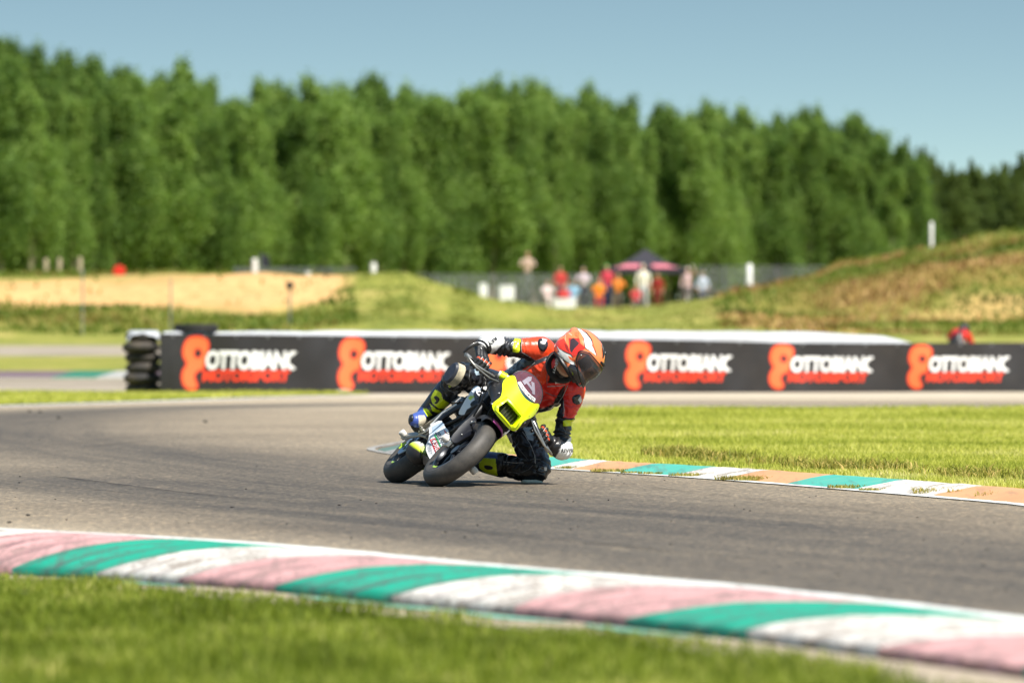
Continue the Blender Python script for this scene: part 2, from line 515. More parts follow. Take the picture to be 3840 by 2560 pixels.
def paint_mat(name, col, wear=.35, dirtcol=S(120, 110, 98)):
    m, n, l, b = new_mat(name)
    geo = n.new('ShaderNodeNewGeometry').outputs['Position']
    t = noise(n, l, 5, 6, .7, geo); t2 = noise(n, l, 60, 4, .6, geo)
    s = math_n(n, l, 'ADD', math_n(n, l, 'MULTIPLY', t.outputs[0], .6), math_n(n, l, 'MULTIPLY', t2.outputs[0], .4))
    f = ramp(n, l, s, [(.50, (0, 0, 0, 1)), (.50 + .25 * (1.05 - wear), (1, 1, 1, 1))]).outputs[0]
    f = math_n(n, l, 'MULTIPLY', f, wear)
    g = noise(n, l, 1.6, 5, .6, geo)
    cc = mixc(n, l, 1.0, col, ramp(n, l, g.outputs[0], [(.3, (.84,) * 3 + (1,)), (.7, (1.06,) * 3 + (1,))]).outputs[0], 'MULTIPLY')
    # tyre scuffs: dark streaks
    mp = n.new('ShaderNodeMapping'); mp.inputs['Rotation'].default_value = (0, 0, R(25)); mp.inputs['Scale'].default_value = (16, 1.6, 1); l.new(geo, mp.inputs[0])
    sc = noise(n, l, 1.0, 4, .6, mp.outputs[0])
    cc = mixc(n, l, ramp(n, l, sc.outputs[0], [(.53, (0, 0, 0, 1)), (.72, (.5,) * 3 + (1,))]).outputs[0], cc, S(90, 88, 88))
    gr = n.new('ShaderNodeAttribute'); gr.attribute_name = 'grime_shade'  # rib grooves: dirt together with shade painted into the colour
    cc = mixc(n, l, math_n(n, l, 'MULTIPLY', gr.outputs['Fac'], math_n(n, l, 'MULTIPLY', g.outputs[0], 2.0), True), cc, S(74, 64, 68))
    l.new(mixc(n, l, f, cc, dirtcol), b.inputs['Base Color']); setp(b, Roughness=.75, Specular_IOR_Level=.3)
    bump(n, l, b, t2.outputs[0], .3, .004)
    return m

M_LINE = paint_mat('line_paint', S(222, 222, 218), .55)
M_LINEW = paint_mat('line_paint_scuffed', S(160, 158, 154), .9, S(112, 106, 100))
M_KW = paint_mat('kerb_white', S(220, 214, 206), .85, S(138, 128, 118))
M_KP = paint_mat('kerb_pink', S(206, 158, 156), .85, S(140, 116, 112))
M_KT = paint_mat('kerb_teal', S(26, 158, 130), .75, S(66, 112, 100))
M_KO = paint_mat('kerb_orange', S(206, 154, 112), .5, S(164, 138, 106))
M_KT2 = paint_mat('kerb_teal_pale', S(78, 172, 156), .4, S(150, 150, 126))
M_TIPW = paint_mat('kerb_white_scuffed', S(150, 148, 146), .8, S(96, 92, 88))
M_TIPT = paint_mat('kerb_teal_scuffed', S(90, 120, 112), .85, S(104, 98, 92))
M_TIPO = paint_mat('kerb_orange_scuffed', S(140, 116, 92), .85, S(100, 94, 88))
M_CONC = pm('concrete', S(176, 160, 140), .9, var=.18, scale=6, bs=.4, bscale=60, dirt=S(120, 104, 84), dirtamt=.5)

# --- outer kerb in the foreground: flat by the track, ribs rolling off towards the grass
KPATH = spline([(-6.6, 29.2), (-4.2, 27.0), (-2.228, 24.76), (-1.035, 23.0), (0, 20.6), (.847, 18.75), (1.507, 16.74), (2.15, 14.5), (2.85, 11.8), (3.6, 8.8)], .05)
_, KARC = poly_len(KPATH); KTAN = np.gradient(KPATH, axis=0); KTAN /= np.linalg.norm(KTAN, axis=1, keepdims=True); KNOR = np.stack([KTAN[:, 1], -KTAN[:, 0]], 1)
K_S = lambda px, py: path_dist(np.array([G(px, py)]), KPATH)[1][0]
KEND = .90
_ks = [K_S(0, 1986), K_S(960, 2039), K_S(1920, 2127), K_S(2880, 2206), K_S(3840, 2320)]
KDS, KDZ = [7.95, 10.9, 13.15, 15.55, 17.6], [-.097, -.047, -.042, -.013, .002]
KDROP = lambda s: np.interp(s, KDS, KDZ)
def kerb_pt(s, w):
    p = np.array([np.interp(s, KARC, KPATH[:, i]) + np.interp(s, KARC, KNOR[:, i]) * (w + .05) for i in (0, 1)])
    t = min(1, max(0, (w - .22) / (KEND - .22)))
    prof = .006 + np.interp(w, [0, .12, .35, .6, KEND], [0, .006, .012, .008, 0]) + (KDROP(s) - .006) * (.45 * t + .55 * t ** 2.6)
    a = np.interp(w, [.06, .3, .6, .8, KEND], [0, .4, 1, .9, .35])
    rib = (abs(math.sin(math.pi * s / .325)) ** .7) * .027 * a
    return (p[0], p[1], prof + rib)
def front_kerb():
    root = empty('kerb', (0, 17, 0)); tag(root, 'wide ribbed kerb painted white, pink and green in the foreground', None, None, 'structure')
    inv = Matrix.Translation((0, -17, 0))
    ws = [0, .06, .12, .18, .25, .32, .39, .46, .53, .60, .66, .72, .77, .82, .86, KEND]
    cols = [M_KT, M_KW, M_KP]; t0, t1, t2 = K_S(996, 2064), K_S(2400, 2168), K_S(3960, 2335)
    tips = [t0 - (t1 - t0) / 3 * k for k in range(9, 0, -1)] + list(np.linspace(t0, t1, 4)[:-1]) + list(np.linspace(t1, t2, 4)[:-1]) + [t2 + (t2 - t1) / 3 * k for k in range(0, 6)]
    for bnum in range(len(tips) - 1):
        a, bnd = tips[bnum], tips[bnum + 1]
        if bnd < .3 or a > KARC[-1] - .5: continue
        ss = np.linspace(a, bnd, 43); mb = MB(); V = []; F = []
        for s in ss:
            for w in ws: V.append(kerb_pt(s, w))
            V.append(kerb_pt(s, KEND)[:2] + (KDROP(s) - .03,))
        k = len(ws) + 1
        for i in range(len(ss) - 1):
            for j in range(k - 1): F.append((i * k + j, i * k + j + 1, (i + 1) * k + j + 1, (i + 1) * k + j))
        mb.add(V, F); gro = [((1 - abs(math.sin(math.pi * s / .325))) ** 1.5) * float(np.interp(w, [.05, .3, .6, .9], [0, .45, 1, .7])) for s in ss for w in ws + [KEND]]  # darkest between ribs, deepening their weak shading as well as dirt
        o = mb.build('kerb_block', cols[(bnum + 1) % 3], root, angle=80); attr_f(o.data, 'grime_shade', gro)
        o.matrix_parent_inverse = inv
    return root
front_kerb()
kl = KPATH[::4]
strip('edge_line', kl, .0, .11, .0085, M_LINE, normal_sign=-1, label='white edge line along the foreground kerb')
kd_ = np.array([KDROP(a) for a in KARC])
strip('kerb_footing', kl, .90, 1.30, (kd_ - .022)[::4], M_CONC, normal_sign=-1, label='worn concrete strip behind the foreground kerb')
M_SPILL = paint_mat('spilt_paint', S(96, 168, 146), .75, S(176, 160, 140))
for k_, (pa, pb) in enumerate(((2560, 2700), (2300, 2420), (3000, 3110), (3560, 3700), (1330, 1560))):
    seg = [i for i in range(len(KPATH)) if pa - 250 < 1920 + FOC * KPATH[i, 0] / KPATH[i, 1] < pb + 200]
    if len(seg) > 3: strip('paint_spill', KPATH[seg], 1.0, 1.0 + .10 * np.sin(np.linspace(0, 3.14, len(seg))), (kd_ - .018)[seg], M_SPILL, normal_sign=-1, label='faded green paint spilt on the concrete strip, patch %d from the left' % [3, 2, 4, 5, 1][k_])
# --- inner kerb beside the grass island
IN = [G(3990, 1906), G(3840, 1890), G(3497, 1860), G(3212, 1836), G(2950, 1815), G(2715, 1797), G(2525, 1784), G(2309, 1771), G(2141, 1761), G(2059, 1755)]
IN = [(p[0], p[1]) for p in IN]
INL = IN + [(-.12, 38.2), (-.58, 40.2), (-.92, 42.3), (-1.03, 43.9), (-.90, 46), (-.6, 50), (-.1, 56)]
INP = spline([(3.7, 25.0), (3.15, 26.9)] + INL, .12)
def inner_kerb():
    root = empty('kerb', (1.2, 34, 0)); tag(root, 'narrow raised kerb painted orange, green and white beside the grass island', None, None, 'structure')
    inv = Matrix.Translation((-1.2, -34, 0))
    P = INP; T = np.gradient(P, axis=0); T /= np.linalg.norm(T, axis=1, keepdims=True); N = np.stack([T[:, 1], -T[:, 0]], 1)
    _, arc = poly_len(P); total = arc[-1]
    bounds = [path_dist(np.array([q]), P)[1][0] for q in IN[1:]]
    bl = list(bounds)
    while bl[0] > 0: bl.insert(0, bl[0] - .95)
    while bl[-1] < total: bl.append(bl[-1] + .95)
    # colour cycle counted from the orange block beyond x=3497
    i0 = bl.index(bounds[1]); cyc = [M_KW, M_KT2, M_KO]
    prof = [(0.0, .004), (.03, .012), (.14, .034), (.24, .052), (.29, .055), (.33, .03), (.35, -.02)]
    for i in range(len(bl) - 1):
        a, b = max(0, bl[i]), min(total, bl[i + 1])
        if b - a < .05: continue
        ss = np.linspace(a, b, 8); V = []; F = []; k = len(prof)
        for s in ss:
            p = np.array([np.interp(s, arc, P[:, 0]), np.interp(s, arc, P[:, 1])]); nn = np.array([np.interp(s, arc, N[:, 0]), np.interp(s, arc, N[:, 1])])
            for (w, z) in prof: V.append(tuple(p + nn * w) + (z + RNG.normal(0, .0012),))
        for q in range(7):
            for j in range(k - 1): F.append((q * k + j, q * k + j + 1, (q + 1) * k + j + 1, (q + 1) * k + j))
        o = MB().add(V, F).build('kerb_block', [M_TIPW, M_TIPT, M_TIPO][(i - i0) % 3] if V[0][0] < -.35 else cyc[(i - i0) % 3], root, angle=60); o.matrix_parent_inverse = inv
    return N
IN_N = inner_kerb()
ic = int(np.argmax(INP[:, 0] < -.45))
strip('edge_line', INP[:ic + 1], .015, .105, .006, M_LINE, normal_sign=1, label='white edge line along the inner kerb')
strip('edge_line', INP[ic:], .015, .085, .006, M_LINEW, normal_sign=1, label='scuffed edge line round the tip of the inner kerb')

# --- far left: grass verge, white line and pale run-off below the banner
VL = spline([(-12, 58), (-9, 67), (-6.64, 73.8), (-5.2, 79), (-3.85, 84.7), (-2.6, 88), (-1, 89.4)], .5)
strip('edge_line', VL, -.18, .18, .005, M_LINE, label='white edge line in front of the far grass verge')
M_RUN = pm('runoff', S(186, 172, 150), .95, var=.12, scale=1.2, bs=.3, bscale=40, dirt=S(150, 138, 120), dirtamt=.5)
me = mesh_np('run_off', [(-6, 82, .004), (-3.6, 84.9, .004), (22, 80.2, .004), (22, 97, .004), (-6, 97, .004)], [(0, 1, 2, 3, 4)])
tag(obj('run_off', me, M_RUN), 'pale gravelly run-off strip below the banner', None, None, 'structure')

# --- soil sheets under the grass
def soil_mat(name, a, b_, c_):
    m, n, l, b = new_mat(name)
    geo = n.new('ShaderNodeNewGeometry').outputs['Position']
    t = noise(n, l, 1.3, 6, .65, geo); t2 = noise(n, l, 18, 5, .7, geo)
    c = ramp(n, l, t.outputs[0], [(.32, a), (.52, b_), (.7, c_)]).outputs[0]
    c = mixc(n, l, .6, c, ramp(n, l, t2.outputs[0], [(.3, (.6,) * 3 + (1,)), (.7, (1.3,) * 3 + (1,))]).outputs[0], 'MULTIPLY')
    l.new(c, b.inputs['Base Color']); setp(b, Roughness=.95, Specular_IOR_Level=.2)
    bump(n, l, b, t2.outputs[0], .6, .03); return m
M_SOIL = soil_mat('turf_soil', S(112, 122, 48), S(134, 138, 58), S(166, 152, 96))

def poly_sheet(name, P, z, mat, label):
    V, F = flat_tri([tuple(p) for p in P], (), 1.2)
    me = mesh_np(name, np.c_[V, (z(V) if callable(z) else np.full(len(V), z)) + RNG.uniform(0, .006, len(V))], np.array(F)); o = obj(name, me, mat); tag(o, label, None, None, 'structure'); return o

T_ = np.gradient(INP, axis=0); T_ /= np.linalg.norm(T_, axis=1, keepdims=True); Nn = np.stack([T_[:, 1], -T_[:, 0]], 1)
back = INP + Nn * .325
back = back[::6]
ISLAND = [tuple(p) for p in back] + [(.28, 67), (2, 68), (6.2, 68.6), (14, 69), (14, 25)]
poly_sheet('island_turf', ISLAND, .022, M_SOIL, 'grass island inside the bend')
kg = (KPATH + KNOR * (1.14 + .05 * np.sin(KARC * 1.9) + .04 * np.sin(KARC * 4.3))[:, None])[::8]
FRONT = [tuple(p) for p in kg] + [(-6, 8), (-12, 12), (-12, 29)]
def turf_z(P): return np.interp(path_dist(np.asarray(P, float), KPATH[::6])[1], KDS, KDZ) - .058
poly_sheet('foreground_turf', FRONT, turf_z, M_SOIL, 'grass verge in the foreground')
VERGE = [(-14, 58), (-9.1, 67.2), (-6.75, 74.2), (-5.3, 79.4), (-3.95, 85.2), (-3.2, 88), (-2.2, 90.2), (-6, 91.5), (-14, 90.5)]
poly_sheet('far_verge_turf', VERGE, .012, M_SOIL, 'narrow grass verge at the foot of the banner')

# --- grass blades (one object per patch)
M_GRASS = leaf_mat('grass', [(0, S(122, 126, 44)), (.25, S(160, 168, 66)), (.55, S(200, 200, 92)), (.8, S(222, 216, 128)), (1, S(228, 212, 160))], .4)
M_GRASS2 = leaf_mat('grass_front', [(0, S(84, 96, 26)), (.3, S(122, 138, 44)), (.65, S(160, 170, 68)), (1, S(210, 202, 124))], .45)
def blades(P, h, w, lean=.5):
    """P (n,3) roots; returns V, F of bent two-piece blades"""
    n = len(P); a = RNG.uniform(0, 2 * np.pi, n); b = RNG.uniform(0, 2 * np.pi, n)
    side = np.stack([np.cos(a), np.sin(a), np.zeros(n)], 1) * (w / 2)[:, None]
    ln = np.stack([np.cos(b), np.sin(b), np.zeros(n)], 1) * (h * lean * RNG.uniform(.1, 1, n))[:, None]
    up = np.zeros((n, 3)); up[:, 2] = h
    v0 = P - side; v1 = P + side; v2 = P + ln * .3 + up * .6 + side * .7; v3 = P + ln * .3 + up * .6 - side * .7; v4 = P + ln + up * (1 - .25 * RNG.random(n))[:, None]
    V = np.stack([v0, v1, v2, v3, v4], 1).reshape(-1, 3); i = np.arange(n)[:, None] * 5
    F = np.concatenate([i + np.array([[0, 1, 2]]), i + np.array([[0, 2, 3]]), i + np.array([[3, 2, 4]])], 0)
    return V, F
def grass(name, P, h, w, tint, mat, label, lean=.55, cat='grass'):
    V, F = blades(P, h, w, lean); me = mesh_np(name, V, F)
    attr_f(me, 'tint', np.repeat(np.clip(tint, 0, 1), 5)); o = obj(name, me, mat); tag(o, label, cat, None, 'stuff'); return o
def vnoise(P, sc, seed=0):
    """cheap smooth value noise on xy"""
    r = np.random.default_rng(seed); T = r.random((64, 64)); q = P[:, :2] * sc; i = np.floor(q).astype(int); f = q - i; f = f * f * (3 - 2 * f)
    g = lambda a, b: T[a % 64, b % 64]
    return (g(i[:, 0], i[:, 1]) * (1 - f[:, 0]) + g(i[:, 0] + 1, i[:, 1]) * f[:, 0]) * (1 - f[:, 1]) + (g(i[:, 0], i[:, 1] + 1) * (1 - f[:, 0]) + g(i[:, 0] + 1, i[:, 1] + 1) * f[:, 0]) * f[:, 1]

def sample(poly, n, box, keep=None):
    x0, x1, y0, y1 = box; P = np.c_[RNG.uniform(x0, x1, n), RNG.uniform(y0, y1, n)]
    m = inpoly(P, poly)
    m &= np.abs(P[:, 0]) < .095 * P[:, 1] + 1.2
    return P[m]
# island: dense, short, higher and rougher at the edge by the kerb
P = sample(ISLAND, 1700000, (-1.5, 8.5, 26, 69))
d, _ = path_dist(P, back[:: 1]); dens = np.clip(.60 * (38 / P[:, 1]) ** 2.2, .06, 1) * np.clip(.35 + 1.3 * vnoise(P, .9, 3) - .15, .1, 1); dens = np.where(d < .5, dens * np.clip(.25 + 1.5 * vnoise(P, 2.2, 5), 0, 1.3), dens)
P = P[RNG.random(len(P)) < dens]; d, _ = path_dist(P, back)
hh = (.034 + .04 * vnoise(P, .8, 1) ** 1.5 + .05 * np.exp(-(d / .4) ** 2) * vnoise(P, 1.7, 2)) * RNG.uniform(.55, 1.25, len(P)) * np.clip(P[:, 1] / 45, .85, 1.5)
ww = RNG.uniform(.0035, .007, len(P)) * np.clip(P[:, 1] / 40, 1, 1.8)
PR = P @ np.array([[.8, .6], [-.6, .8]])
ti = .12 + .5 * vnoise(PR, .35, 8) + .35 * vnoise(PR, 1.4, 18) + RNG.normal(0, .13, len(P)) + .75 * np.exp(-(d / .7) ** 2) * np.clip(vnoise(P, 1.3, 9) - .35, -.2, 1) + .35 * np.clip(vnoise(PR, .8, 19) - .62, 0, 1)
grass('grass', np.c_[P, np.full(len(P), .02)], hh, ww, ti, M_GRASS, 'sunlit yellow-green grass covering the island inside the bend')
# foreground verge
P = sample(FRONT, 520000, (-5.0, 2.4, 11.5, 26)); d, _ = path_dist(P, kg)
P = P[RNG.random(len(P)) < np.clip(.15 + 1.3 * vnoise(P, 3.0, 4), .2, 1) * np.clip(d / .15 + .25, 0, 1)]
hh = (.045 + .05 * vnoise(P, 1.5, 6)) * RNG.uniform(.5, 1.2, len(P)); ww = RNG.uniform(.005, .009, len(P))
ti = .02 + .75 * vnoise(P @ np.array([[.8, .6], [-.6, .8]]), 5.5, 13) * (.5 + .8 * vnoise(P @ np.array([[.8, .6], [-.6, .8]]), 1.3, 12)) + RNG.normal(0, .2, len(P))
grass('grass', np.c_[P, turf_z(P)], hh, ww, ti, M_GRASS2, 'blurred green grass of the foreground verge')
# far verge
P = sample(VERGE, 60000, (-10, -2, 66, 92)); hh = RNG.uniform(.03, .085, len(P)) * (.6 + .8 * vnoise(P, .5, 7)); ww = RNG.uniform(.012, .025, len(P))
grass('grass', np.c_[P, np.full(len(P), .01)], hh, ww, .3 + .5 * vnoise(P, .4, 11) + RNG.normal(0, .12, len(P)), M_GRASS, 'narrow strip of grass at the foot of the banner on the left')

# --- weeds growing on the kerb joint
M_WEED = leaf_mat('weed', [(0, S(100, 108, 40)), (.5, S(156, 150, 70)), (1, S(206, 178, 108))], .35)
weeds = [(2140, 1753, .1, 'on the first white block'), (2285, 1765, .12, 'at the left orange block'), (2370, 1770, .07, 'at the left end of the green block'), (2440, 1773, .08, 'below the middle of the green block'),
         (2580, 1781, .12, 'on the white block behind the green one'), (2780, 1795, .16, 'on the middle orange block'), (2840, 1797, .14, 'on the right of the middle orange block'), (3180, 1826, .12, 'below the second green block'),
         (3270, 1834, .08, 'at the left of the long white block'), (3560, 1846, .2, 'on the orange block at the right'), (3690, 1852, .2, 'in the middle of the right orange block'), (3800, 1862, .2, 'near the right edge of the picture')]
for (px, py, r, lab) in weeds:
    x, y = G(px, py, .012); n = int(190 * r / .1); a = RNG.uniform(0, 2 * np.pi, n); q = r * np.sqrt(RNG.random(n))
    P3 = np.c_[x + q * np.cos(a) * 1.0, y + q * np.sin(a) * .6, np.full(n, .008)]
    V, F = blades(P3, RNG.uniform(.008, .028, n) * (r / .12), RNG.uniform(.004, .008, n), 1.2)
    me = mesh_np('weed_tuft', V, F); attr_f(me, 'tint', np.repeat(np.clip(RNG.normal(.5, .25, n), 0, 1), 5))
    o = rebase(obj('weed_tuft', me, M_WEED)); tag(o, 'small weed tuft on the inner kerb ' + lab, 'weed', 'weeds on the inner kerb')
# dry, darker weeds at the island edge
E_ = []
for k in range(34):
    px = RNG.uniform(2480, 3900); yy = np.interp(px, [2060, 2700, 3017, 3500, 3840], [1700, 1745, 1768, 1800, 1822]) - RNG.uniform(4, 36)
    x, y = G(px, yy, .03); n = 110; a = RNG.uniform(0, 2 * np.pi, n); q = .16 * np.sqrt(RNG.random(n)); E_.append(np.c_[x + q * np.cos(a), y + 2.2 * q * np.sin(a), np.full(n, .02)])
E_ = np.vstack(E_); n = len(E_)
grass('weed_fringe', E_, RNG.uniform(.03, .10, n), RNG.uniform(.006, .013, n), np.clip(RNG.normal(.45, .3, n), 0, 1), M_WEED, 'coarse dry weeds fringing the island above the inner kerb', 1.0, 'weeds')
# small rubber crumbs and stones on the track
M_CRUMB = pm('rubber_crumb', S(38, 36, 36), .8)
cr = MB()
for k in range(110):
    px = RNG.uniform(0, 3840); py = RNG.uniform(1560, 2250)
    if py < 1760 and px > 1350: py += 220
    x, y = G(px, py); r = RNG.uniform(.002, .006); cr.ball((x, y, r * .4), (r * RNG.uniform(1, 2.2), r, r * .6), 6, Matrix.Rotation(RNG.uniform(0, 6), 3, 'Z'))
for (px, py, r) in [(105, 1935, .022), (35, 1962, .022), (250, 1950, .012), (2720, 1802, .02), (2250, 1768, .02), (1670, 1997, .015), (3600, 1845, .02), (220, 1570, .05), (150, 1548, .05), (110, 1545, .05), (770, 1585, .05)]:
    x, y = G(px, py); cr.ball((x, y, r * .3), (r * .55, r * .3, r * .22), 7)
tag(cr.build('rubber_crumbs', M_CRUMB), 'small dark rubber crumbs scattered over the track', 'debris', None, 'stuff')

# --- tyre marks: thin worn rubber lines across the bend
def skid_mat():
    m, n, l, b = new_mat('tyre_mark'); geo = n.new('ShaderNodeNewGeometry').outputs['Position']
    t = noise(n, l, 1.1, 6, .7, geo); t2 = noise(n, l, 45, 3, .6, geo)
    f = math_n(n, l, 'MULTIPLY', ramp(n, l, t.outputs[0], [(.40, (0, 0, 0, 1)), (.66, (.42,) * 3 + (1,))]).outputs[0], ramp(n, l, t2.outputs[0], [(.35, (.25,) * 3 + (1,)), (.6, (1,) * 3 + (1,))]).outputs[0])
    b.inputs['Base Color'].default_value = S(38, 37, 38); setp(b, Roughness=.7)
    tr = n.new('ShaderNodeBsdfTransparent'); mx = n.new('ShaderNodeMixShader'); l.new(f, mx.inputs[0]); l.new(tr.outputs[0], mx.inputs[1]); l.new(b.outputs[0], mx.inputs[2]); l.new(mx.outputs[0], n['Material Output'].inputs[0]); return m
M_SKID = skid_mat()
def G2(*q): return [G(*p) for p in q]
for k_, pts in enumerate((G2((-200, 1745), (300, 1800), (700, 1850), (1000, 1880), (1250, 1895)), G2((-150, 1790), (250, 1828), (560, 1862), (900, 1890), (1180, 1905)), G2((100, 1770), (420, 1820), (820, 1862), (1150, 1885)), G2((0, 1690), (300, 1660), (700, 1625), (1100, 1612), (1300, 1606)), G2((150, 1705), (420, 1668), (760, 1640), (1200, 1622)), G2((1300, 1955), (1700, 1990), (2200, 2040), (2800, 2105)), G2((1900, 2050), (2500, 2110), (3200, 2185), (3900, 2260)), G2((2000, 2015), (2600, 2075), (3300, 2150)), G2((2200, 1800), (2600, 1850), (3100, 1905), (3700, 1980)))):
    P_ = spline(pts, .4); w_ = .035 + .03 * (k_ % 3)
    strip('tyre_mark', P_, 0, w_ * np.sin(np.linspace(.15, 2.99, len(P_))), .0035 + .0002 * k_, M_SKID, label='faint dark tyre mark on the asphalt, number %d counted from the left rear' % (k_ + 1))
# ================================================================== terrain, trees, things beyond the track
TU = np.array([-600, 0, 400, 700, 1000, 1200, 1350, 1500, 1700, 1900, 2100, 2400, 2650, 2800, 3000, 3200, 3500, 3840, 4500], float)
def const(y): return np.full(len(TU), float(y))
# rows of the land: distance -> apparent height of the ground (pixel rows), turned into metres below
TROWS = [(93, None), (120, const(1420)), (128, const(1396)), (150, const(1336)), (165, const(1296)),
    (180, np.array([1185, 1190, 1200, 1208, 1195, 1172, 1150, 1135, 1180, 1212, 1222, 1215, 1190, 1172, 1188, 1195, 1200, 1205, 1205.])),
    (195, np.array([1056, 1052, 1050, 1036, 1026, 1042, 1046, 1040, 1088, 1150, 1175, 1172, 1140, 1112, 1098, 1052, 985, 950, 940.])),
    (208, np.array([1052, 1050, 1047, 1033, 1030, 1046, 1044, 1046, 1096, 1152, 1170, 1168, 1136, 1098, 1050, 972, 908, 870, 860.])),
    (222, np.array([1062, 1060, 1056, 1052, 1056, 1064, 1074, 1090, 1124, 1152, 1162, 1160, 1138, 1105, 1060, 990, 928, 890, 880.])),
    (250, const(1156)), (300, const(1168)), (420, const(1206))]
_ry = np.array([r[0] for r in TROWS], float); _rz = []
for Yr, row in TROWS:
    _rz.append(np.zeros(len(TU)) if row is None else CAMH - (row - HOR) / FOC * Yr)
_rz = np.array(_rz)
def land_z(X, Y):
    X = np.asarray(X, float); Y = np.asarray(Y, float)
    u = np.clip(1920 + FOC * X / np.maximum(Y, 60), TU[0], TU[-1]); yy = np.clip(Y, _ry[0], _ry[-1])
    j = np.clip(np.searchsorted(_ry, yy) - 1, 0, len(_ry) - 2); t = (yy - _ry[j]) / (_ry[j + 1] - _ry[j]); t = t * t * (3 - 2 * t) * .5 + t * .5
    i = np.clip(np.searchsorted(TU, u) - 1, 0, len(TU) - 2); s = (u - TU[i]) / (TU[i + 1] - TU[i]); s = s * s * (3 - 2 * s)
    z = (_rz[j, i] * (1 - s) + _rz[j, i + 1] * s) * (1 - t) + (_rz[j + 1, i] * (1 - s) + _rz[j + 1, i + 1] * s) * t
    P = np.stack([X.ravel(), Y.ravel()], 1)
    bumpy = ((vnoise(P, .22, 21) - .5) * .5 + (vnoise(P, .6, 22) - .5) * .22).reshape(z.shape) * np.clip((Y - 165) / 20, 0, 1)
    return z + bumpy
def land():
    xs = np.r_[-3000, -1200, -500, -220, -120, np.arange(-70, -30, 4), np.arange(-30, 34, .8), np.arange(34, 80, 4), 120, 220, 500, 1200, 3000]
    ys = np.r_[-60, 0, 30, 60, 92, np.arange(93, 172, 2.0), np.arange(172, 232, 1.0), np.arange(232, 300, 6), 330, 380, 450, 600, 900, 1500, 3000]
    X, Y = np.meshgrid(xs, ys); Z = land_z(X, Y); Z[Y < 92.5] = -.35
    nx, ny = len(xs), len(ys); i = np.arange((nx - 1) * (ny - 1)); r, c = i // (nx - 1), i % (nx - 1)
    F = np.stack([r * nx + c, r * nx + c + 1, (r + 1) * nx + c + 1, (r + 1) * nx + c], 1)
    me = mesh_np('terrain', np.stack([X.ravel(), Y.ravel(), Z.ravel()], 1), F, True)
    U = (1920 + FOC * X / np.maximum(Y, 60)).ravel(); Yf = Y.ravel(); P = np.stack([X.ravel(), Yf], 1); nz = vnoise(P, .25, 31); nz2 = vnoise(P, .7, 32)
    sm = lambda a, b, x: np.clip((x - a) / (b - a), 0, 1)
    # bare sand on the motocross bank (left and centre), straw-dry foot of the right-hand mound, brown scrub, asphalt of the far track
    top = np.interp(U, [0, 700, 1000, 1330], [197, 199, 204, 200]); bot = np.interp(U, [0, 400, 700, 950, 1150, 1330], [187, 186, 184, 181, 184, 192])
    sand = sm(-1.5, 1.5, Yf - bot + (nz - .5) * 5) * sm(-1.5, 1.5, top + 1.5 - Yf + (nz2 - .5) * 3) * sm(1370, 1280, U + (nz - .5) * 120) * sm(-200, 60, U) * np.where(U < 800, np.clip(1.7 * nz - .05, 0, 1), 1)
    straw = sm(179.5, 181, Yf + (nz2 - .5) * 3) * sm(185, 183, Yf + (nz - .5) * 6) * sm(2660, 2760, U) * .6
    brown = sm(183, 187, Yf + (nz2 - .5) * 3) * sm(2650, 2800, U) * (.02 + .75 * nz) + sm(172, 178, Yf) * sm(188, 182, Yf) * sm(900, 300, U) * nz * .8
    asph = sm(95, 97, Yf) * sm(121, 119, Yf) + sm(150, 152, Yf) * sm(166, 163, Yf)
    attr_col(me, 'cover', np.stack([np.clip(np.maximum(sand, straw), 0, 1), np.clip(brown, 0, 1), np.clip(asph, 0, 1)], 1))
    m, n, l, b = new_mat('terrain'); geo = n.new('ShaderNodeNewGeometry').outputs['Position']
    at = n.new('ShaderNodeAttribute'); at.attribute_name = 'cover'; sp = n.new('ShaderNodeSeparateColor'); l.new(at.outputs['Color'], sp.inputs[0])
    t = noise(n, l, .5, 6, .65, geo); t2 = noise(n, l, 2.2, 5, .65, geo)
    gr = ramp(n, l, t.outputs[0], [(.3, S(98, 108, 44)), (.5, S(134, 136, 60)), (.72, S(174, 158, 92))]).outputs[0]
    sn = ramp(n, l, t2.outputs[0], [(.3, S(186, 142, 90)), (.7, S(218, 178, 122))]).outputs[0]
    br = ramp(n, l, t2.outputs[0], [(.3, S(104, 66, 42)), (.55, S(130, 92, 52)), (.75, S(112, 120, 50))]).outputs[0]
    ap = ramp(n, l, t.outputs[0], [(.3, S(142, 132, 118)), (.7, S(166, 154, 138))]).outputs[0]
    c = mixc(n, l, sp.outputs[1], gr, br); c = mixc(n, l, sp.outputs[2], c, ap); c = mixc(n, l, sp.outputs[0], c, sn)
    l.new(c, b.inputs['Base Color']); setp(b, Roughness=.95, Specular_IOR_Level=.2); bump(n, l, b, t2.outputs[0], .7, .25)
    tag(obj('terrain', me, m), 'rough grass and sand land behind the track', None, None, 'structure')
    return sand, straw
land()

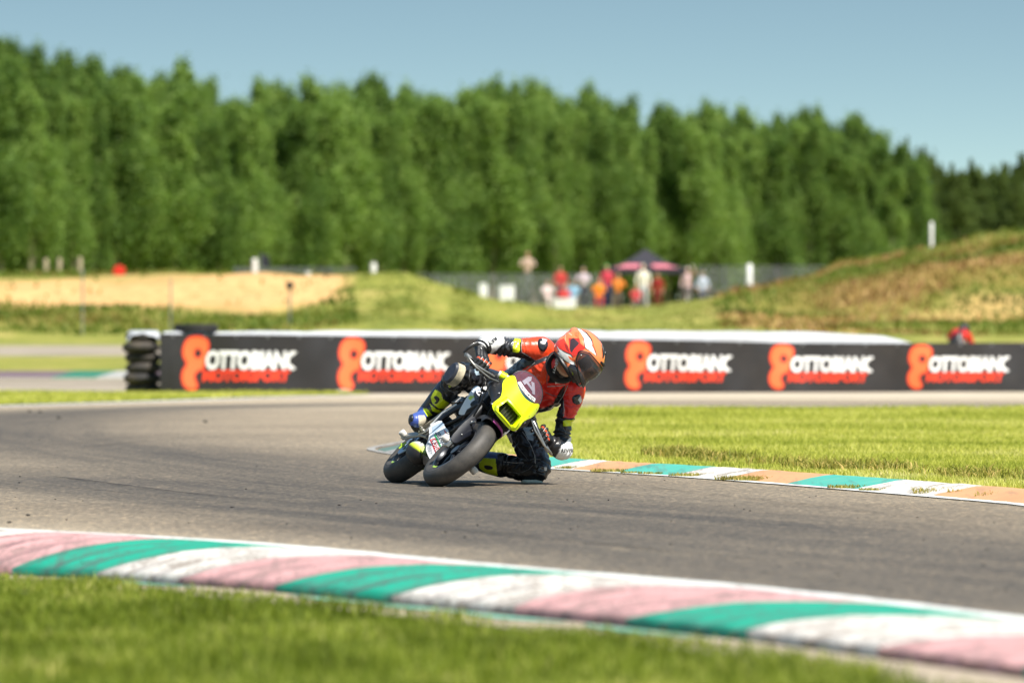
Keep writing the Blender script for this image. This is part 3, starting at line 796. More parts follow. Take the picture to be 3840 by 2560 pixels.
# rough vegetation on the banks
M_BRUSH = leaf_mat('brush', [(0, S(56, 76, 24)), (.35, S(92, 114, 36)), (.62, S(122, 128, 52)), (.82, S(122, 78, 48)), (1, S(214, 180, 120))], .3)
def brush():
    n = 46000
    Y = RNG.uniform(172, 224, n); U = RNG.uniform(-150, 4000, n); X = (U - 1920) / FOC * Y; P = np.stack([X, Y], 1)
    nz = vnoise(P, .25, 31)
    sandy = (U < 1340) & (Y > np.interp(U, [0, 400, 700, 950, 1150, 1330], [187, 186, 184, 181, 184, 192])) & (Y < 201)
    keep = (~sandy) | (RNG.random(n) < .03)
    keep &= ~((U > 1800) & (U < 2650) & (RNG.random(n) < .55))
    X, Y, U, P, nz = X[keep], Y[keep], U[keep], P[keep], nz[keep]
    right = U > 2680
    ti = np.where(right, .12 + .85 * np.clip(nz * 1.5 - .25, 0, 1) * RNG.uniform(.7, 1.1, len(X)), .2 + .5 * vnoise(P, .3, 41) + RNG.normal(0, .1, len(X)))
    ti = np.where(right & (Y < 182.5 + 5 * (nz - .5)) & (Y > 179.5), np.where(RNG.random(len(X)) < .4, RNG.uniform(.85, 1.0, len(X)), ti), ti)
    mid = (U > 1340) & (U < 2680); ti = np.where(mid, .42 + .3 * vnoise(P, .3, 41) + RNG.normal(0, .05, len(X)), ti)
    h = RNG.uniform(.08, .26, len(X)) * np.where(mid, .45, 1)
    grass('bank_scrub', np.stack([X, Y, land_z(X, Y) - .03], 1), h, RNG.uniform(.05, .14, len(X)), np.clip(ti, 0, 1), M_BRUSH, 'rough scrub and grass covering the banks behind the track', .8, 'scrub')
brush()
# far kerb and guard line on the left
M_FK = [paint_mat('far_kerb_purple', S(112, 92, 100), .3), paint_mat('far_kerb_teal', S(30, 116, 92), .3), paint_mat('far_kerb_grey', S(170, 168, 164), .3)]
fk = empty('kerb', (-10, 124, 0)); tag(fk, 'low dark kerb painted purple, green and white across the far left track', None, None, 'structure')
for k in range(16):
    x0 = -14.5 + k * .95; mb = MB(); za, zb = float(land_z(x0, 120.5)) + .03, float(land_z(x0, 127.0)) + .05
    mb.add([(x0, 120.5, za), (x0 + .95, 120.5, za), (x0 + .95, 127, zb), (x0, 127, zb), (x0, 120.5, za - .1), (x0 + .95, 120.5, za - .1)], [(0, 1, 2, 3), (4, 5, 1, 0)])
    o = mb.build('kerb_block', M_FK[[0, 0, 1, 2][(k + 1) % 4]], fk, smooth=False); o.matrix_parent_inverse = Matrix.Translation((10, -124, 0))
strip('edge_line', np.array([(-14, 111.), (-6, 110.), (0, 109.)]), 0, 1.0, .15, M_LINE, label='pale edge line across the far left track')
strip('edge_line', np.array([(-18, 163.), (-12, 160.), (-6, 152.5)]), 0, 1.2, .62, M_LINE, label='thin white line beside the second far track')

# ------------------------------------------------------------------ trees
M_LEAF = [leaf_mat('poplar_leaf', [(0, S(72, 102, 40)), (.5, S(118, 148, 66)), (1, S(176, 198, 110))], .42),
          leaf_mat('poplar_leaf_dark', [(0, S(56, 84, 34)), (.5, S(94, 124, 52)), (1, S(146, 170, 86))], .38),
          leaf_mat('spruce_leaf', [(0, S(58, 74, 30)), (.5, S(84, 104, 44)), (1, S(116, 132, 62))], .3)]
M_BARK = pm('poplar_bark', S(150, 138, 116), .9, var=.3, scale=4, bs=.5, bscale=30)
def tree_proto(seed, H, rad, base, pointed):
    r = np.random.default_rng(seed); mb = MB()
    def axis(z): return Vector((.18 * math.sin(z * .5 + seed), .18 * math.cos(z * .4 + seed * 2), z))
    zs = np.linspace(-.3, H * .97, 9); mb.tube([axis(z) for z in zs], [.16 * (1 - .93 * max(0, z) / H) + .012 for z in zs], 8)
    clumps = []
    for k in range(34):
        t = (k + r.random()) / 34; z0 = base + (H - base) * t * .93; a = r.uniform(0, 6.283)
        L = rad * (math.sin(min(1, (t * 1.25 + .22)) * math.pi * .93 if not pointed else .5 * math.pi * (1 - t) + .06) ** .8) * r.uniform(.75, 1.25) + .22
        p0 = axis(z0); d = Vector((math.cos(a), math.sin(a), r.uniform(.7, 1.6) if not pointed else r.uniform(-.1, .3))).normalized()
        p1 = p0 + d * L * 1.15 + Vector((0, 0, .25 * L if not pointed else 0)); mb.tube([p0, (p0 + p1) / 2 - Vector((0, 0, .06)), p1], [.035 * (1 - t) + .016, .02, .008], 5)
        for q in (.45, .72, 1.0): clumps.append((p0.lerp(p1, q), (.30 + .22 * L) * (1.15 - .3 * q), r.uniform(-.2, .2)))
    for k in range(6): clumps.append((axis(H * (.92 + .02 * k)), .2 - .026 * k, .1))
    for q in range(5):
        a = r.uniform(0, 6.283); p0 = axis(H * .84); tip = p0 + Vector((math.cos(a) * .55, math.sin(a) * .55, H * r.uniform(.05, .17)))
        for k in range(4): clumps.append((p0.lerp(tip, .4 + .2 * k), .17 - .03 * k, .12))
    # leaf faces
    V = []; T = []
    for c, s, tn in clumps:
        n = int(70 + 310 * s); p = r.normal(0, 1, (n, 3)) * np.array([s * .92, s * .92, s * 1.35]) * .62 + np.array(c)
        q = r.normal(0, 1, (n, 3)); q /= np.linalg.norm(q, axis=1, keepdims=True); w = np.cross(q, r.normal(0, 1, (n, 3))); w /= np.linalg.norm(w, axis=1, keepdims=True)
        sz = r.uniform(.05, .11, (n, 1)); V.append(np.stack([p - q * sz, p + w * sz * .7, p + q * sz, p - w * sz * .7], 1).reshape(-1, 3)); T.append(np.repeat(np.clip(.5 + tn + r.normal(0, .18, n), 0, 1), 4))
    V = np.vstack(V); T = np.concatenate(T); F = np.arange(len(V)).reshape(-1, 4)
    cm = mesh_np('crown', V, F); attr_f(cm, 'tint', T)
    return mb.mesh('trunk'), cm
PROT = [tree_proto(11 + k, 12.6, 1.5 + .25 * (k % 3), 1.4 + .5 * (k % 3), False) for k in range(5)]
PROT_D = [tree_proto(31 + k, 12.0, 1.35, 1.0, True) for k in range(2)]
for tr, cr_ in PROT + PROT_D: tr.materials.append(M_BARK)
crown_sets = []
for k, (tr, cm) in enumerate(PROT):
    a = cm; a.materials.append(M_LEAF[0]); b2 = cm.copy(); b2.materials.clear(); b2.materials.append(M_LEAF[1]); crown_sets.append((tr, a, b2))
for tr, cm in PROT_D: cm.materials.append(M_LEAF[2])
SKY_U = [-300, 0, 100, 280, 550, 690, 770, 1050, 1240, 1570, 1900, 2140, 2230, 2400, 2520, 2680, 2940, 3200, 3310, 3440, 3520, 3700, 4100]
SKY_Y = [160, 165, 190, 215, 260, 255, 300, 345, 290, 320, 305, 305, 335, 375, 360, 405, 412, 425, 475, 570, 615, 600, 610]
def plant(tr, cm, x, y, z, h, rz, w, label, group, name):
    e = empty(name, (x, y, z), rz); e.scale = (w, w, h); tag(e, label, 'tree', group)
    a = bpy.data.objects.new('trunk', tr); COL.objects.link(a); a.parent = e
    b2 = bpy.data.objects.new('crown', cm); COL.objects.link(b2); b2.parent = e
rt = np.random.default_rng(5)
for row in range(4):
    u = -230 + row * 31
    while u < 3480:
        Y = 268 + row * 9 + max(0, u) / 3400 * 95 + rt.uniform(-3, 3); top = np.interp(u, SKY_U, SKY_Y) + rt.uniform(-15, 95) + (0 if row > 1 else 60) - row * 6 + 26
        z0 = 2.3; H = (CAMH - (top - HOR) / FOC * Y) - z0
        pk = crown_sets[rt.integers(5)]; dark = (rt.random() < .25) or (u < 500 and rt.random() < .6) or u > 2900 and rt.random() < .4
        lab = ['tall green poplar in the front row of the wood', 'tall green poplar in the second row of the wood', 'tall green poplar deeper in the wood behind the second row', 'tall green poplar at the back of the wood'][row]
        plant(pk[0], pk[2] if dark else pk[1], (u - 1920) / FOC * Y, Y, z0, H / 12.6, rt.uniform(0, 6.28), rt.uniform(.66, 1.02), lab, ['front row of poplars', 'second row of poplars', 'deeper poplars of the wood', 'back row of poplars'][row], 'poplar_tree')
        u += rt.uniform(50, 92)
u = 3400
while u < 4080:
    Y = 385 + rt.uniform(-12, 40); top = np.interp(u, SKY_U, SKY_Y) + rt.uniform(-25, 60); H = (CAMH - (top - HOR) / FOC * Y) - 2.3; pk = PROT_D[rt.integers(2)]
    plant(pk[0], pk[1], (u - 1920) / FOC * Y, Y, 2.3, H / 12.0, rt.uniform(0, 6.28), rt.uniform(.8, 1.1), 'dark pointed conifer at the right end of the wood', 'dark conifers at the right end of the wood', 'conifer_tree')
    u += rt.uniform(26, 42)
# undergrowth closing the foot of the wood
n = 26000; U = RNG.uniform(-250, 4100, n); Y = 285 + np.clip(U, 0, None) / 3400 * 95 + RNG.uniform(0, 14, n); X = (U - 1920) / FOC * Y
P3 = np.stack([X, Y, np.full(n, 2.2)], 1); P3[:, 2] += RNG.random(n) ** 1.5 * 3.2
V, F = blades(P3, RNG.uniform(.2, .55, n), RNG.uniform(.15, .35, n), 1.5); me = mesh_np('undergrowth', V, F); attr_f(me, 'tint', np.repeat(RNG.uniform(0, .6, n), 5))
tag(obj('undergrowth', me, M_LEAF[1]), 'dark shrubs closing the foot of the wood', 'shrubs', None, 'stuff')

# ------------------------------------------------------------------ things on the land
def at(px, Y, dz=0.0):
    X = (px - 1920) / FOC * Y; return Vector((X, Y, float(land_z(X, Y)) + dz))
M_WHITE = pm('white_plastic', S(232, 232, 228), .5, dirt=S(150, 140, 120))
M_WOOD = pm('pale_wood', S(176, 160, 132), .85, var=.25, bs=.4, bscale=40)
M_BLACK = pm('black_plastic', S(28, 28, 30), .55)
M_STEEL = pm('galvanised', S(150, 152, 152), .45, .8)
M_RED = pm('red_plastic', S(214, 48, 30), .4)
def post(px, Y, ytop, w, mat, label, name='marker_post', cat='post', group=None):
    b = at(px, Y); ztop = CAMH - (ytop - HOR) / FOC * Y; h = ztop - b.z + .1
    mb = MB(); mb.tube([(0, 0, -.1), (0, 0, h * .96 - .1), (0, 0, h - .1)], [w / 2, w / 2, w * .32], 10)
    o = mb.build(name, mat); o.location = b; tag(o, label, cat, group); return o
post(955, 203, 970, .22, M_WHITE, 'white post on the crest of the sand bank, left of the chain fence')
post(1400, 203, 985, .22, M_WHITE, 'white post on the grassy crest right of the sand bank')
post(2810, 212, 990, .22, M_WHITE, 'white post at the left foot of the right-hand mound')
post(3493, 209, 832, .13, M_WHITE, 'tall white post on top of the right-hand mound')
post(953, 188, 1135, .20, M_WHITE, 'short white marker standing on the sand slope')
post(1155, 205, 1020, .26, M_WHITE, 'low white marker on the top right of the sand bank')
for px, yt, lab in ((172, 970, 'leftmost'), (223, 968, 'second'), (300, 965, 'third')):
    post(px, 214, yt, .17, M_WOOD, 'pale weathered stake left of the red sign, %s of three' % lab, 'wooden_stake', 'stake', 'wooden stakes on the left bank')
post(310, 172, 1010, .05, M_STEEL, 'thin grey pole on the left bank, left of the tyre stack', 'thin_pole', 'pole')
post(640, 172, 1045, .05, M_STEEL, 'thin grey pole rising above the tyre lying on the banner', 'thin_pole', 'pole')
def round_sign():
    b = at(447, 204); e = empty('round_sign', b); tag(e, 'round red sign on a short post on the left bank', 'sign')
    zc = CAMH - (1018 - HOR) / FOC * 204 - b.z
    MB().tube([(0, .05, -.2), (0, .05, zc)], .035, 8).build('post', M_STEEL, e)
    d = MB(); d.lathe([(-.02, .0), (-.03, .16), (-.02, .21), (0, .225), (.03, .21), (.03, 0)], 'y', (0, 0, zc), 28, closed=False); d.build('disc', M_RED, e)
round_sign()
def lamp():
    b = at(1087, 176); e = empty('loudspeaker_pole', b); tag(e, 'round black loudspeaker on a thin pole in front of the sand', 'loudspeaker'); zc = CAMH - (1070 - HOR) / FOC * 176 - b.z
    MB().tube([(0, 0, -.2), (0, 0, zc)], .03, 8).build('pole', M_STEEL, e)
    d = MB(); d.lathe([(-.12, .02), (-.12, .1), (-.06, .13), (.06, .11), (.12, .05), (.12, .0)], 'y', (0, 0, zc), 20, closed=False); d.build('horn', M_BLACK, e)
lamp()
def flag():
    b = at(978, 212); e = empty('feather_flag', b); tag(e, 'dark narrow flag standing behind the sand bank', 'flag'); zt = CAMH - (948 - HOR) / FOC * 212 - b.z
    MB().tube([(0, 0, -.2), (0, 0, zt)], .03, 8).build('pole', M_STEEL, e)
    f_ = MB(); sheet(f_, [(.0, .5), (.3, .45), (.36, zt * .6), (.3, zt - .1), (.0, zt)], lambda u, v: (u, .03 * math.sin(v * 4), v), .01, (), .2); f_.build('cloth', pm('navy_cloth', S(40, 42, 52), .8), e)
flag()
def fence(u0, u1, Y, ytop, n, label):
    P = [at(u, Y) for u in np.linspace(u0, u1, n)]; e = empty('wire_fence', P[0]); tag(e, label, 'fence')
    zt = [CAMH - (ytop - HOR) / FOC * Y] * n; z0 = P[0].z
    for p, t in zip(P, zt):
        MB().tube([(p.x - P[0].x, 0, p.z - z0 - .2), (p.x - P[0].x, 0, t - z0 + .05)], .03, 8).build('post', M_STEEL, e)
    for k in range(6):
        f_ = k / 5; MB().tube([(p.x - P[0].x, 0, (p.z - z0) * (1 - f_) + (t - z0) * f_ - (0 if k else -.1)) for p, t in zip(P, zt)], .022 if k in (0, 5) else .014, 5).build('wire', M_STEEL, e)
    m = MB()
    for i in range(n - 1):
        a, b2 = P[i], P[i + 1]; L = b2.x - a.x; hgt = zt[i] - min(a.z, b2.z); s = .22
        for k in range(-int(hgt / s), int(L / s) + 1):
            for sg in (1, -1):
                x0 = k * s; q0 = max(0, -x0); q1 = min(hgt, L - x0)
                if q1 - q0 < .1: continue
                pa, pb = (x0 + q0, q0), (x0 + q1, q1)
                if sg < 0: pa, pb = (L - pa[0], pa[1]), (L - pb[0], pb[1])
                m.tube([(a.x - P[0].x + pa[0], .02, min(a.z, b2.z) - z0 + pa[1]), (a.x - P[0].x + pb[0], .02, min(a.z, b2.z) - z0 + pb[1])], .008, 3, caps=False)
    tag(m.build('netting', M_STEEL, e), None, None, None, 'stuff')
fence(880, 1330, 208, 1006, 6, 'wire mesh fence along the crest of the sand bank')
fence(1330, 2250, 236, 1030, 10, 'wire mesh fence behind the spectators, left of the tent')
fence(2620, 3100, 232, 1000, 6, 'wire mesh fence between the tent and the right-hand mound')
def tent():
    Y = 246; b = at(2420, Y); e = empty('canopy_tent', b); tag(e, 'black and pink pop-up canopy tent above the spectators', 'tent')
    z = lambda y: CAMH - (y - HOR) / FOC * Y - b.z; he, hp = z(1006), z(932); w = 1.85; d = 1.7
    mb = MB(); mp_sides = [MB() for _ in range(8)]; n = 10
    for side in range(4):
        c = [(-w, -d), (w, -d), (w, d), (-w, d)]; A = Vector(c[side] + (he,)); B = Vector(c[(side + 1) % 4] + (he,)); T = Vector((0, 0, hp))
        grid = []
        for i in range(n + 1):
            for j in range(n + 1):
                q = A.lerp(B, j / n).lerp(T, i / n); q.z -= .22 * math.sin(i / n * math.pi) * (1 - i / n * .4); grid.append(q)
        for i in range(n):
            for j in range(n):
                f_ = (i * (n + 1) + j, i * (n + 1) + j + 1, (i + 1) * (n + 1) + j + 1, (i + 1) * (n + 1) + j); pink = (i < 4 and (1 <= j <= 3 or 6 <= j <= 8))
                (mp_sides[side * 2 + (j > 4)] if pink else mb).add([grid[k] for k in f_], [(0, 1, 2, 3)])
        va = [A, B, B - Vector((0, 0, .25)), A - Vector((0, 0, .25))]; mb.add(va, [(0, 1, 2, 3)])
    mb.build('roof', pm('black_canvas', S(44, 42, 50), .8), e); pmat = pm('pink_canvas', S(206, 116, 128), .8)
    for q in range(0, len(mp_sides)): mp_sides[q].build('roof_panel', pmat, e)
    for sx in (-1, 1):
        for sy in (-1, 1): MB().tube([(sx * (w - .04), sy * (d - .04), -.2), (sx * (w - .04), sy * (d - .04), he - .02)], .035, 8).build('leg', M_WHITE, e)
tent()
# ------------------------------------------------------------------ spectators
M_CLOTH = attr_mat('clothing', .8, 0, .2, 80)
def spectator(px, Y, shirt, pants, hair, label, h=1.7, turn=0.0, arms=0, lift=0.0, sit=False):
    b = at(px, Y, lift); e = empty('person', b, turn); tag(e, label, 'person', 'spectators by the tent'); k = h / 1.75
    mb = MB(); v = lambda x, y, z: (x * k, y * k, z * k)
    hipz = .92 if not sit else .50
    for s in (-1, 1):
        if sit: mb.tube([v(s * .1, .02, hipz), v(s * .13, -.42, .50), v(s * .13, -.45, .1), v(s * .13, -.6, .05)], [.1, .075, .055, .045], 10)
        else: mb.tube([v(s * .09, 0, hipz), v(s * .11, -.02, .5), v(s * .11, .03, .1), v(s * .11, -.03, .05), v(s * .12, -.16, .04)], [.1, .068, .048, .05, .04], 10)
        hd = [v(s * .19, 0, hipz + .52), v(s * .27, .02, hipz + .25), v(s * .25, -.1, hipz + .02), v(s * .24, -.15, hipz - .06)]
        if arms == 1: hd = [v(s * .19, 0, hipz + .52), v(s * .3, -.08, hipz + .28), v(s * .1, -.28, hipz + .32), v(s * .05, -.33, hipz + .36)]
        if arms == 2 and s > 0: hd = [v(s * .19, 0, hipz + .52), v(s * .36, -.02, hipz + .6), v(s * .3, -.1, hipz + .84), v(s * .26, -.1, hipz + .92)]
        mb.tube(hd, [.065, .05, .036, .03], 9)
        mb.ball(hd[-1], .045 * k, 8)
    mb.tube([v(0, 0, hipz - .06), v(0, 0, hipz + .1), v(0, 0, hipz + .38), v(0, 0, hipz + .53), v(0, 0, hipz + .58), v(0, -.01, hipz + .68)], [.13 * k, .14 * k, .165 * k, .15 * k, .07 * k, .05 * k], 14, flat=.72, up=(1, 0, 0))
    mb.ball(v(0, -.02, hipz + .74), (.078 * k, .095 * k, .118 * k), 12); mb.ball(v(0, -.115, hipz + .73), .02 * k, 6)
    me = voxel_mesh(mb, .028, 2); c = coords(me) / k; col = np.tile(np.array(S(*shirt))[:3], (len(c), 1))
    skin = np.array(S(206, 160, 130))[:3]
    col[c[:, 2] < hipz + .02] = np.array(S(*pants))[:3]; col[c[:, 2] < .07] = np.array(S(60, 56, 54))[:3]
    col[(np.abs(c[:, 0]) > .2) & (c[:, 2] < hipz + .1) & (c[:, 2] > .3)] = skin if arms != 2 else col[0]
    hd_ = c[:, 2] > hipz + .60; col[hd_] = skin; col[hd_ & ((c[:, 2] > hipz + .79) | (c[:, 1] > .02))] = np.array(S(*hair))[:3]
    attr_col(me, 'paint', col); obj('body', me, M_CLOTH, e)
spectator(2102, 232, (200, 60, 58), (60, 66, 86), (40, 34, 30), 'spectator in a red top left of the green-capped person', 1.66, .3, 0)
spectator(2188, 234, (214, 196, 204), (70, 70, 82), (120, 116, 112), 'spectator in a pale pink shirt and grey cap', 1.70, -.3, 1)
spectator(2276, 236, (206, 60, 80), (52, 56, 96), (40, 190, 84), 'spectator wearing a bright green cap', 1.8, 0, 0)
spectator(2318, 233, (226, 132, 48), (92, 80, 70), (150, 110, 70), 'spectator in an orange jacket beside the green cap', 1.62, .4, 1)
spectator(2246, 226, (240, 140, 30), (180, 52, 60), (170, 90, 40), 'seated spectator in a glowing orange jacket in front', 1.5, 0, 1, 0, True)
spectator(2412, 235, (240, 232, 214), (196, 196, 200), (238, 228, 206), 'tall spectator dressed all in white under the tent', 1.86, .1, 0)
spectator(2466, 231, (150, 36, 28), (120, 40, 34), (70, 40, 30), 'spectator in dark red overalls right of the white figure', 1.6, -.2, 0)
spectator(2384, 229, (198, 70, 74), (80, 76, 84), (60, 44, 36), 'crouching spectator in a red top below the white figure', 1.3, .2, 1, 0, True)
spectator(2578, 236, (226, 190, 190), (120, 110, 112), (222, 214, 210), 'spectator in pale pink standing right of the tent', 1.72, -.4, 2)
spectator(2634, 233, (206, 216, 232), (58, 58, 70), (44, 40, 40), 'spectator in a pale blue shirt nearest the right-hand mound', 1.56, 0, 0)
spectator(2115, 224, (204, 66, 62), (236, 232, 226), (90, 60, 44), 'seated spectator in a red vest and white trousers', 1.5, .2, 1, 0, True)
spectator(2150, 225, (150, 190, 214), (120, 160, 190), (60, 50, 44), 'seated spectator in pale blue left of the orange jacket', 1.45, -.2, 1, 0, True)
spectator(2052, 226, (224, 204, 200), (210, 200, 190), (150, 120, 100), 'seated spectator in cream clothes at the left of the group', 1.45, .4, 1, 0, True)
spectator(1978, 243, (196, 168, 150), (96, 104, 92), (120, 90, 66), 'spectator in beige standing behind the fence on the left', 1.9, 0, 1, .6)
def box_thing(px, Y, w, h, mat, label, name, cat):
    b = at(px, Y); mb = MB(); mb.box((0, 0, h / 2), (w, w * .7, h), None, .05); mb.box((0, 0, h + .02), (w * 1.05, w * .74, .06), None, .02); o = mb.build(name, mat); o.location = b; tag(o, label, cat)
box_thing(1900, 230, .62, .66, M_WHITE, 'white plastic bin left of the spectators', 'bin', 'bin')
box_thing(2118, 216, .85, .38, M_WHITE, 'low white storage box in front of the seated spectators', 'storage_box', 'box')
box_thing(1812, 234, .34, .8, M_WHITE, 'narrow white bin beside the fence', 'bin', 'bin')
# ================================================================== barrier: banner, white cover, tyres
M_BANNER = pm('banner_black', S(36, 34, 35), .5, var=.15, scale=1.2, bs=.5, bscale=3, dirt=S(84, 77, 70), dirtamt=.4)
M_BRED = pm('banner_red', S(238, 62, 28), .6, var=.06)
M_BORANGE = pm('banner_orange', S(246, 112, 58), .6, var=.06)
M_BWHITE = pm('banner_white', S(238, 238, 236), .6, var=.05)
M_TARP = pm('white_tarp', S(182, 185, 190), .55, var=.12, scale=3, bs=.7, bscale=5, dirt=S(140, 138, 136), dirtamt=.5)
BX = [600, 1100, 2000, 2600, 2950, 3400, 3840, 4150]
BTOP = [1251, 1256, 1266, 1276, 1285, 1287, 1284, 1284]
def bY(px): return 90.9 + (px - 600) / 3240 * 4.1
def ban(px, f, off=0.0):
    """point of the banner at column px, f=0 bottom .. 1 top"""
    Y = bY(px); zt = CAMH - (np.interp(px, BX, BTOP) - HOR) / FOC * Y; z = .012 + (zt - .012) * f
    x = (px - 1920) / FOC * Y
    wave = .045 * math.sin(x * 1.7) * (f - .3) + .018 * math.sin(x * 5.1 + 3 * f) + .008 * math.sin(x * 11.3 - 6 * f)
    return (x, Y - .02 + wave - off, z)
bn = empty('banner', (-5.6, 90.9, 0)); tag(bn, 'long black advertising banner with red figure-eight emblems fixed along the barrier', 'banner'); binv = Matrix.Translation((5.6, -90.9, 0))
V = []; F = []; cols_ = np.linspace(600, 4150, 140); fr = np.linspace(0, 1, 9)
for px in cols_:
    for f_ in fr: V.append(ban(px, f_))
for i in range(139):
    for j in range(8): F.append((i * 9 + j, i * 9 + 9 + j, i * 9 + 10 + j, i * 9 + 1 + j))
o = MB().add(*thicken(np.array(V), F, .006)).build('panel', M_BANNER, bn); o.matrix_parent_inverse = binv
EMB = [(700, 205), (770, 205), (822, 232), (840, 275), (832, 330), (808, 420), (790, 505), (752, 515), (722, 540), (718, 575), (735, 610), (746, 645), (725, 680), (670, 686), (622, 655), (596, 590), (604, 510), (645, 450), (612, 400), (605, 335), (625, 262), (660, 220)]
EMB = [((x - 600) / 225.0, (686 - y) / 481.0) for x, y in EMB]      # unit box: width 1.07, height 1
HOLE = [(.62 + .125 * math.cos(a), .678 + .075 * math.sin(a)) for a in np.linspace(0, 2 * math.pi, 14, endpoint=False)]
cx = sum(p[0] for p in EMB) / len(EMB); cy = sum(p[1] for p in EMB) / len(EMB)
OUT = smoothloop(EMB, 2)
def shrink(L, d):
    L = np.array(L); n = len(L); t = np.roll(L, -1, 0) - np.roll(L, 1, 0); t /= np.linalg.norm(t, axis=1, keepdims=True) + 1e-9
    A = .5 * np.sum(L[:, 0] * np.roll(L[:, 1], -1) - np.roll(L[:, 0], -1) * L[:, 1]); s = 1 if A > 0 else -1
    return [tuple(p) for p in L + s * np.stack([-t[:, 1] * d * 1.9, t[:, 0] * d], 1)]
for k, x0 in enumerate([680, 1266, 1812, 2342, 2882, 3402]):
    sc = (1 - .11 * (x0 - 680) / 2720); w = 108 * sc; scl = 1.0
    e0 = ban(x0, .05)
    def put(u, v, off, mat, name):
        pass
    def on(u, v, off): return ban(x0 + u * w / 1.07, .045 + .93 * v, off)
    mb = MB(); V2, F2 = flat_tri(OUT, [HOLE], .06); mb.add([on(u, v, .010) for u, v in V2], F2)
    o = mb.build('emblem', M_BRED, bn, smooth=False); o.matrix_parent_inverse = binv
    mb = MB(); V2, F2 = flat_tri(shrink(OUT, .035), [[(.62 + 1.35 * (a - .62), .678 + 1.35 * (b - .678)) for a, b in HOLE]], .06); mb.add([on(u, v, .014) for u, v in V2], F2)
    o = mb.build('emblem_inlay', M_BORANGE, bn, smooth=False); o.matrix_parent_inverse = binv
    for word, mat, ux, uw, f0, f1, sh in (('OTTOBIANO', M_BWHITE, 92, 352, .40, .73, .12), ('MOTORSPORT', M_BRED, 78, 330, .20, .40, .12)):
        T, TF, tw = text2d(word, .045, sh, .92)
        P2 = [(x0 + sc * (ux + uw * q[0] / tw), f0 + (f1 - f0) * q[1]) for q in T]
        if word == 'OTTOBIANO':     # the last letter is cut off on the right, as printed
            lim = x0 + sc * (ux + uw * .955)
            keep = [t for t in TF if max(P2[i][0] for i in t) < lim + 6 * sc]; TF = keep
        m2 = MB(); m2.add([ban(p, q, .012) for p, q in P2], TF); o = m2.build('lettering', mat, bn, smooth=False); o.matrix_parent_inverse = binv
for px in (642, 1232, 1778, 2310, 2850, 3370, 3880):      # joints of the printed panels, with eyelets at the hem
    m2 = MB(); m2.add([ban(px + dx, f_, .007 + .004 * (dx == 0)) for f_ in np.linspace(0, 1, 9) for dx in (-4, 0, 4)], [(i * 3 + j, i * 3 + j + 1, i * 3 + 4 + j, i * 3 + 3 + j) for i in range(8) for j in range(2)]); o = m2.build('seam', M_BANNER, bn); o.matrix_parent_inverse = binv
for px in range(650, 4100, 118):
    m2 = MB(); p = ban(px, .965, .012); m2.tube([Vector(p) + Vector((.018 * math.cos(t), 0, .018 * math.sin(t))) for t in np.linspace(0, 6.283, 10, endpoint=False)], .006, 5, closed=True); o = m2.build('eyelet', M_STEEL, bn); o.matrix_parent_inverse = binv
# white cover over the tyre wall behind the banner
def cover():
    xs = np.linspace(612, 3420, 80); V = []; F = []; prof = None
    for px in xs:
        Y = bY(px) + .06; yt = np.interp(px, [600, 900, 1300, 2300, 3000, 3300, 3420], [1243, 1242, 1240, 1240, 1243, 1258, 1284]); zt = CAMH - (yt - HOR) / FOC * Y; x = (px - 1920) / FOC * Y
        zt += .005 * math.sin(px * .021) - .010 * (abs((px / 190.) % 1 - .5) > .47)
        for dy, z in ((0, .02), (0, zt - .05), (.03, zt - .012), (.12, zt), (.5, zt - .01), (.66, zt - .06), (.7, .02)): V.append((x, Y + dy, z))
    for i in range(79):
        for j in range(7): F.append((i * 7 + j, i * 7 + (j + 1) % 7, i * 7 + 7 + (j + 1) % 7, i * 7 + 7 + j))
    F += [tuple(range(7)), tuple(79 * 7 + j for j in range(7))[::-1]]
    o = MB().add(V, F).build('tarpaulin', M_TARP, angle=50); rebase(o); tag(o, 'long white cover over the barrier behind the black banner', 'cover')
cover()
# tyres
M_TYRE = pm('old_tyre', S(44, 42, 41), .75, var=.3, scale=9, bs=.2, bscale=60, dirt=S(132, 116, 96), dirtamt=.5)
def tyre_mesh(R_, w, tread=True):
    mb = MB(); r0 = R_ * .60
    prof = [(-w * .40, r0), (-w * .5, R_ * .70), (-w * .52, R_ * .82), (-w * .46, R_ * .93), (-w * .36, R_ * .985)]
    if tread:
        for g in (-.22, 0, .22): prof += [(w * (g - .1), R_), (w * (g - .03), R_), (w * (g - .025), R_ * .965), (w * (g + .025), R_ * .965), (w * (g + .03), R_)]
    prof += [(w * .36, R_ * .985), (w * .46, R_ * .93), (w * .52, R_ * .82), (w * .5, R_ * .70), (w * .40, r0), (w * .36, r0 * 1.05), (w * .42, R_ * .8), (w * .34, R_ * .92), (-w * .34, R_ * .92), (-w * .42, R_ * .8), (-w * .36, r0 * 1.05)]
    mb.lathe(prof, 'z', (0, 0, 0), 40); return mb.mesh('tyre', True, 50)
def round_tyre(R_, w):
    mb = MB(); P = [(w * .5 * math.sin(a), R_ - w * .62 * (1 - math.cos(a))) for a in np.linspace(-1.75, 1.75, 17)]
    P += [(w * .36, R_ * .62), (w * .30, R_ * .66), (w * .34, R_ * .86), (-w * .34, R_ * .86), (-w * .30, R_ * .66), (-w * .36, R_ * .62)]
    mb.lathe(P, 'z', (0, 0, 0), 44); return mb.mesh('tyre', True, 60)
TM = round_tyre(.290, .175); TM2 = round_tyre(.302, .180); TM.materials.append(M_TYRE); TM2.materials.append(M_TYRE)
ords = ['bottom', 'second from the bottom', 'third from the bottom', 'third from the top', 'second from the top', 'topmost']
z = 0.0
